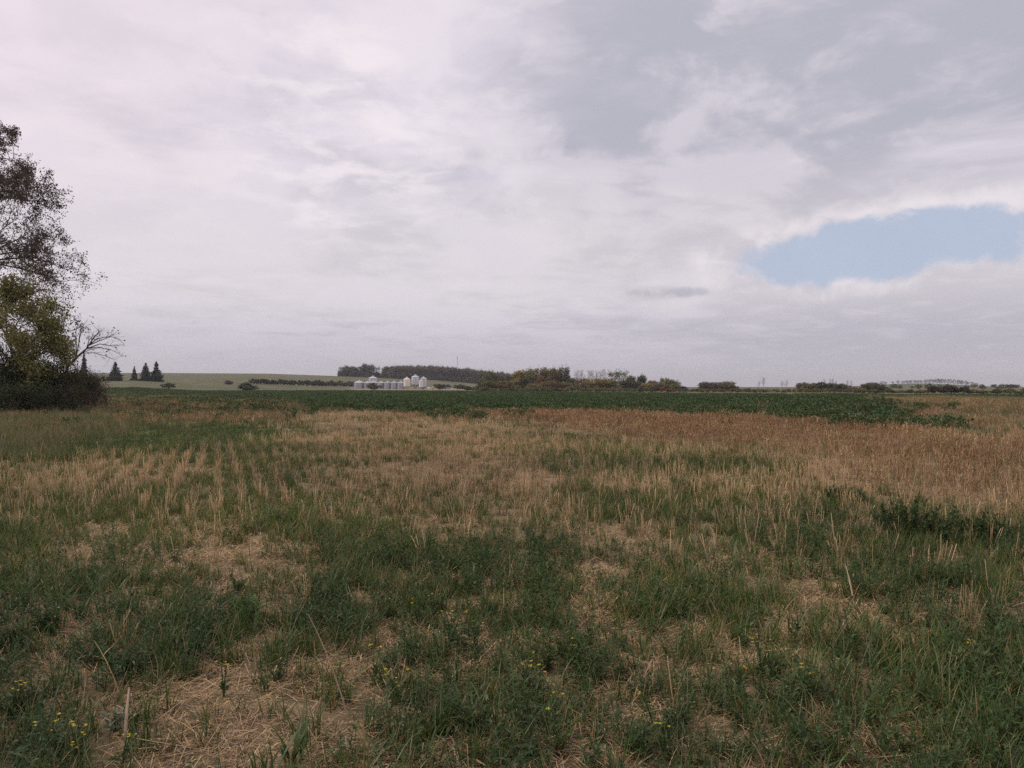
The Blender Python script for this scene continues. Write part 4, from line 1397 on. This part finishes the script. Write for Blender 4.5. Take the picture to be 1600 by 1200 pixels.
# parked grey pickup in the yard
def pickup(u, D):
    x, y, z = at(u, D)
    e = empty('parked_vehicle', (x, y, z), .10)
    paint = mat_plain('grey_car_paint', (.42, .42, .44), .35, .3, .05, 2)
    glass = mat_plain('tinted_glass', (.02, .022, .025), .1, 0, .1, 1)
    rub = mat_plain('tyre_rubber', (.03, .03, .03), .85, 0, .1, 4)

    def prism(pl, w0, w1):
        mb = MB(); n = len(pl)
        mb.add([(a, w0, b) for a, b in pl] + [(a, w1, b) for a, b in pl], [tuple(range(n)), tuple(range(2 * n - 1, n - 1, -1))] + [(i, n + i, n + (i + 1) % n, (i + 1) % n) for i in range(n)])
        return mb
    prism([(-2.8, .55), (-2.75, 1.05), (-.6, 1.08), (-.5, 1.1), (1.3, 1.1), (2.5, 1.02), (2.85, .9), (2.9, .5)], -.95, .95).build('body', paint, e)
    cab = prism([(-.62, 1.09), (-.5, 1.78), (.55, 1.82), (1.35, 1.11)], -.86, .86).build('cab', paint, e)
    for s in (-1, 1):
        prism([(-.5, 1.17), (-.42, 1.68), (.02, 1.70), (.02, 1.17)], s * .875 - .01, s * .875 + .01).build('side_window', glass, cab)
        prism([(.10, 1.17), (.10, 1.70), (.5, 1.71), (1.05, 1.17)], s * .875 - .01, s * .875 + .01).build('side_window', glass, cab)
    mb = MB(); mb.add([(1.29, -.74, 1.17), (1.29, .74, 1.17), (.62, .74, 1.76), (.62, -.74, 1.76)], [(0, 1, 2, 3)]); mb.v = [(a + .03, b, c + .02) for a, b, c in mb.v]; mb.build('windscreen', glass, cab)
    for wx in (-1.75, 1.85):
        for s in (-1, 1):
            mb = MB(); mb.lathe([(.2, -.12), (.36, -.12), (.39, -.08), (.39, .08), (.36, .12), (.2, .12)], 24); mb.v = [(a + wx, c + s * .87, b + .39) for a, b, c in mb.v]; wl = mb.build('wheel', rub, e, True)
            mb = MB(); mb.lathe([(.01, -.10), (.21, -.10), (.21, .10), (.01, .10)], 16); mb.v = [(a + wx, c + s * .87, b + .39) for a, b, c in mb.v]; mb.build('rim', GALV_R, wl)
    for s in (-1, 1):
        mb = MB(); mb.box(2.80, 2.90, s * .75 - .14, s * .75 + .14, .72, .88); mb.build('headlight', WHITE, e)
    mb = MB(); mb.box(-2.95, -2.74, -.9, .9, .48, .66); mb.build('bumper', DARK, e)
    mb = MB(); mb.box(2.84, 3.0, -.9, .9, .42, .62); mb.build('bumper', DARK, e)
    tag(e, 'grey vehicle parked on the pale yard past the hopper bins', 'vehicle')


pickup(696, 430)

# ------------------------------------------------------------------ radio mast behind the wood
x, y, z = at(714.5, 1100)
e = empty('radio_mast', (x, y, z))
H = CAM_H + (HZ - 559) * 1100 / F - z
STEEL = mat_plain('mast_steel', (.55, .50, .50), .6, .2, .1, 1)
cs = [(.62 * math.cos(a), .62 * math.sin(a)) for a in (R(90), R(210), R(330))]
for c in cs:
    mb = MB(); mb.tube([(c[0], c[1], -.5), (c[0], c[1], H)], [.10, .09], 5); mb.build('leg', STEEL, e)
mb = MB(); k = 0.0; fl = 0
while k < H - 1.6:
    for i in range(3):
        a, b = cs[i], cs[(i + 1) % 3]
        if fl % 2:
            a, b = b, a
        mb.tube([(a[0], a[1], k), (b[0], b[1], k + 1.6)], [.045, .045], 4)
    k += 1.6; fl += 1
mb.build('bracing', STEEL, e)['kind'] = 'stuff'
mb = MB(); mb.lathe([(.01, H - 1.2), (.75, H - 1.1), (.85, H + .1), (.3, H + .6), (.05, H + 2.6)], 12); mb.build('antenna', STEEL, e)
tag(e, 'slender steel radio mast rising behind the hill wood', 'mast')

# ------------------------------------------------------------------ individual plants near the camera
PLANT = mat_leaf('plant_leaf', .25, .015)
FLOWER = mat_leaf('flower_petal', .25, .03)
DRYM = mat_leaf('dry_stem', .05, .04)


def gpt(u, v):
    """Ground point seen at a photo pixel."""
    y = F * CAM_H / (v - HZ); x = (u - 800) / F * y
    return x, y, gz(x, y)


def petals(mb, c, r, n=4):
    for k in range(n):
        a = 6.283 * k / n + rng.uniform(-.2, .2)
        leafblade(mb, c, a, r, r * .8, 1.0 + rng.uniform(-.2, .2), .4, vary((.62, .50, .03), .12), 2)


def flowering(i, u, v, h, nf, lab):
    x, y, z = gpt(u, v); h *= .85
    e = empty('flowering_weed', (x, y, z), rng.uniform(0, 6.28))
    st = MB(); fo = MB(); heads = []
    for k in range(nf):
        az = rng.uniform(0, 6.283); ln = rng.uniform(.05, .4); hh = h * rng.uniform(.75, 1.1)
        pts = [(math.cos(az) * math.sin(ln * s) * hh * s, math.sin(az) * math.sin(ln * s) * hh * s, hh * s - .02) for s in (0, .35, .7, 1)]
        st.tube(pts, [.004, .0035, .003, .002], 5, vary((.085, .125, .05)))
        heads.append(pts[-1])
        for _ in range(14):
            s = rng.uniform(.05, .85); q = Vector(pts[0]).lerp(Vector(pts[3]), s)
            leafblade(fo, q, rng.uniform(0, 6.283), rng.uniform(.03, .075) * (1.3 - .7 * s), rng.uniform(.009, .02), rng.uniform(.5, 1.2), rng.uniform(.2, .9), vary((.075, .108, .034), .2), 2)
    st.build('stem', PLANT, e)
    fo.build('foliage', PLANT, e)['kind'] = 'stuff'
    for p in heads:
        for _ in range(rng.choice([1, 2, 2, 3])):
            mb = MB(); c = (p[0] + rng.gauss(0, .012), p[1] + rng.gauss(0, .012), p[2] + rng.gauss(.004, .01))
            petals(mb, c, rng.uniform(.007, .012)); mb.build('flower', FLOWER, e)
    tag(e, lab, 'weed', 'yellow flowering weeds: ' + lab.split(' flowers ')[-1])


FL = [(205, 950, .20, 1, 'single weed with one yellow flowers head alone in the grass'.replace('flowers head', 'flower')), (85, 995, .22, 2, None), (30, 1115, .24, 3, None), (92, 1190, .24, 4, None), (125, 1200, .24, 4, None), (192, 1198, .2, 2, None), (350, 1090, .22, 2, None),
      (585, 1070, .24, 2, None), (625, 1100, .22, 3, None), (648, 1090, .2, 2, None), (705, 1015, .30, 4, None), (745, 1015, .28, 3, None), (820, 1085, .26, 3, None), (842, 1100, .26, 3, None), (905, 1050, .24, 2, None),
      (855, 1150, .26, 2, None), (1020, 1135, .24, 2, None), (1190, 1060, .26, 3, None), (1205, 1062, .26, 2, None), (1150, 1090, .24, 2, None), (1255, 1105, .24, 2, None), (1035, 1185, .22, 2, None), (1525, 1060, .24, 1, None), (660, 970, .24, 2, None)]
for i, (u, v, h, nf, lab) in enumerate(FL):
    if not lab:
        num = {1: 'one-stemmed', 2: 'two-stemmed', 3: 'three-stemmed', 4: 'four-stemmed'}[nf]
        where = ('beside the silvery weed' if u < 220 and v > 1150 else 'in the grass behind the silvery weed' if u < 220 else 'on the straw before the bright dock' if u < 400
                 else 'near the long leaning stalk' if u < 670 else 'among the tall broad-bladed grass' if u < 880 else 'by the dark dead stalk' if u < 1060 else 'in the dense regrowth before the dark leafy clumps')
        lab = num + ' weed with tiny yellow flowers ' + where
    flowering(i, u, v, h, nf, lab)


def leafy_plant(name, u, v, n, ln, w, colr, lab, lean=(.3, 1.1), curl=(.2, .8), up=0.0, cat='weed', group=None):
    x, y, z = gpt(u, v)
    e = empty(name, (x, y, z), rng.uniform(0, 6.28))
    for k in range(n):
        mb = MB()
        leafblade(mb, (rng.gauss(0, .012), rng.gauss(0, .012), rng.uniform(0, up)), 6.283 * k / n + rng.uniform(-.4, .4), rng.uniform(*ln), rng.uniform(*w), rng.uniform(*lean), rng.uniform(*curl), vary(colr, .12), 4)
        mb.build('leaf', PLANT, e)
    mb = MB(); mb.tube([(0, 0, -.02), (0, 0, max(.03, up))], [.008, .005], 6, (.10, .12, .05)); mb.build('stem', PLANT, e)
    tag(e, lab, cat, group)


leafy_plant('dock_plant', 388, 965, 15, (.16, .26), (.04, .065), (.125, .20, .050), 'bright green broad-leaved dock on the straw opening', (.2, 1.2), (.3, 1.0))
leafy_plant('silvery_weed', 180, 1145, 34, (.03, .075), (.012, .024), (.17, .19, .13), 'silvery grey-leaved weed beside a pale broken stalk', (.5, 1.4), (.1, .8), .10)
leafy_plant('broad_weed', 455, 1195, 11, (.12, .22), (.016, .03), (.10, .145, .05), 'wide upright-leaved weed at the edge of the straw', (.05, .5), (.2, .7))
leafy_plant('broad_weed', 372, 925, 16, (.07, .13), (.018, .032), (.055, .088, .03), 'dark broad-leaved weed just behind the bright dock', (.2, 1.0), (.2, .7), .06)
leafy_plant('broad_weed', 590, 1180, 14, (.09, .17), (.018, .03), (.085, .11, .05), 'grey-green weed with leaves spread low over the straw', (.7, 1.3), (.1, .4))


def bush_weed(u, v, w, h, n, lab):
    x, y, z = gpt(u, v)
    e = empty('bushy_weed', (x, y, z))
    st = MB(); fo = MB()
    for k in range(n):
        ox, oy = disc(w * .42); hh = h * rng.uniform(.6, 1.1) * (1 - .5 * (math.hypot(ox, oy) / (w * .5)) ** 2)
        q = (ox * 1.15, oy * 1.15, hh)
        st.tube([(ox * .5, oy * .5, -.02), (ox, oy, hh * .5), q], [.005, .004, .002], 4, vary((.07, .09, .045)))
        for _ in range(30):
            s = rng.uniform(.15, 1.0); p = Vector((ox * .7, oy * .7, 0)).lerp(Vector(q), s)
            leafblade(fo, p, rng.uniform(0, 6.283), rng.uniform(.04, .09), rng.uniform(.012, .024), rng.uniform(.3, 1.2), rng.uniform(.2, .9), vary((.068, .102, .036), .25), 2)
    st.build('stem', PLANT, e)['kind'] = 'stuff'
    fo.build('foliage', PLANT, e)['kind'] = 'stuff'
    tag(e, lab, 'weed')


bush_weed(1428, 838, .95, .44, 46, 'large dark leafy weed clump in the stubble, the widest of its kind')
bush_weed(1478, 850, .6, .28, 18, 'dark leafy weed growing against the widest clump')
bush_weed(1546, 850, .5, .30, 18, 'separate dark round weed next to the orange straw')
bush_weed(1312, 785, .8, .22, 18, 'low green weed patch at the edge of the orange straw')


def stalk(u, v, h, az, ln, colr, lab, r=.004):
    x, y, z = gpt(u, v)
    e = empty('dry_stalk', (x, y, z))
    mb = MB(); pts = []
    for s in (0, .3, .6, .85, 1):
        b = ln + .25 * s
        pts.append((math.cos(az) * math.sin(b) * h * s, math.sin(az) * math.sin(b) * h * s, math.cos(b) * h * s - .01))
    mb.tube(pts, [r, r * .9, r * .75, r * .5, r * .3], 6, colr); mb.build('stem', DRYM, e)
    for k in range(3):
        mb = MB(); q = Vector(pts[1]).lerp(Vector(pts[4]), rng.uniform(.1, 1))
        blade(mb, q, rng.uniform(0, 6.28), rng.uniform(.04, .1), .006, rng.uniform(.3, 1), .8, 3, colr, 1.0); mb.build('dry_leaf', DRYM, e)
    tag(e, lab, 'stalk')


stalk(552, 1150, .62, 2.5, .30, (.36, .22, .13), 'long thin reddish dry stalk leaning over the straw')
stalk(196, 1165, .26, 1.8, .04, (.55, .40, .27), 'short pale broken stalk beside the silvery weed', .009)
stalk(190, 1085, .36, 2.6, .5, (.40, .28, .12), 'bent yellow-brown stalk behind the silvery weed')
stalk(1335, 955, .34, 1.6, .2, (.50, .37, .24), 'pale straw stalk upright in the right-hand regrowth'.replace('right-hand ', 'dense '), .006)
stalk(967, 1020, .40, 2.2, .35, (.12, .075, .055), 'dark dead stalk leaning in the trampled straw')

# ------------------------------------------------------------------ haze over the farmland
mb = MB()
mb.box(-9600, 9600, -9600, 9600, -6.0, 75.0)
hz = bpy.data.materials.new('haze')
nt, N, L = nodes_of(hz)
pv = N('ShaderNodeVolumePrincipled'); out = N('ShaderNodeOutputMaterial'); L(pv.outputs[0], out.inputs['Volume'])
pv.inputs['Color'].default_value = (.93, .93, .96, 1); pv.inputs['Density'].default_value = HAZE; pv.inputs['Anisotropy'].default_value = .2
ho = mb.build('haze', hz)
ho['kind'] = 'stuff'; ho['label'] = 'pale haze hanging over the far farmland'
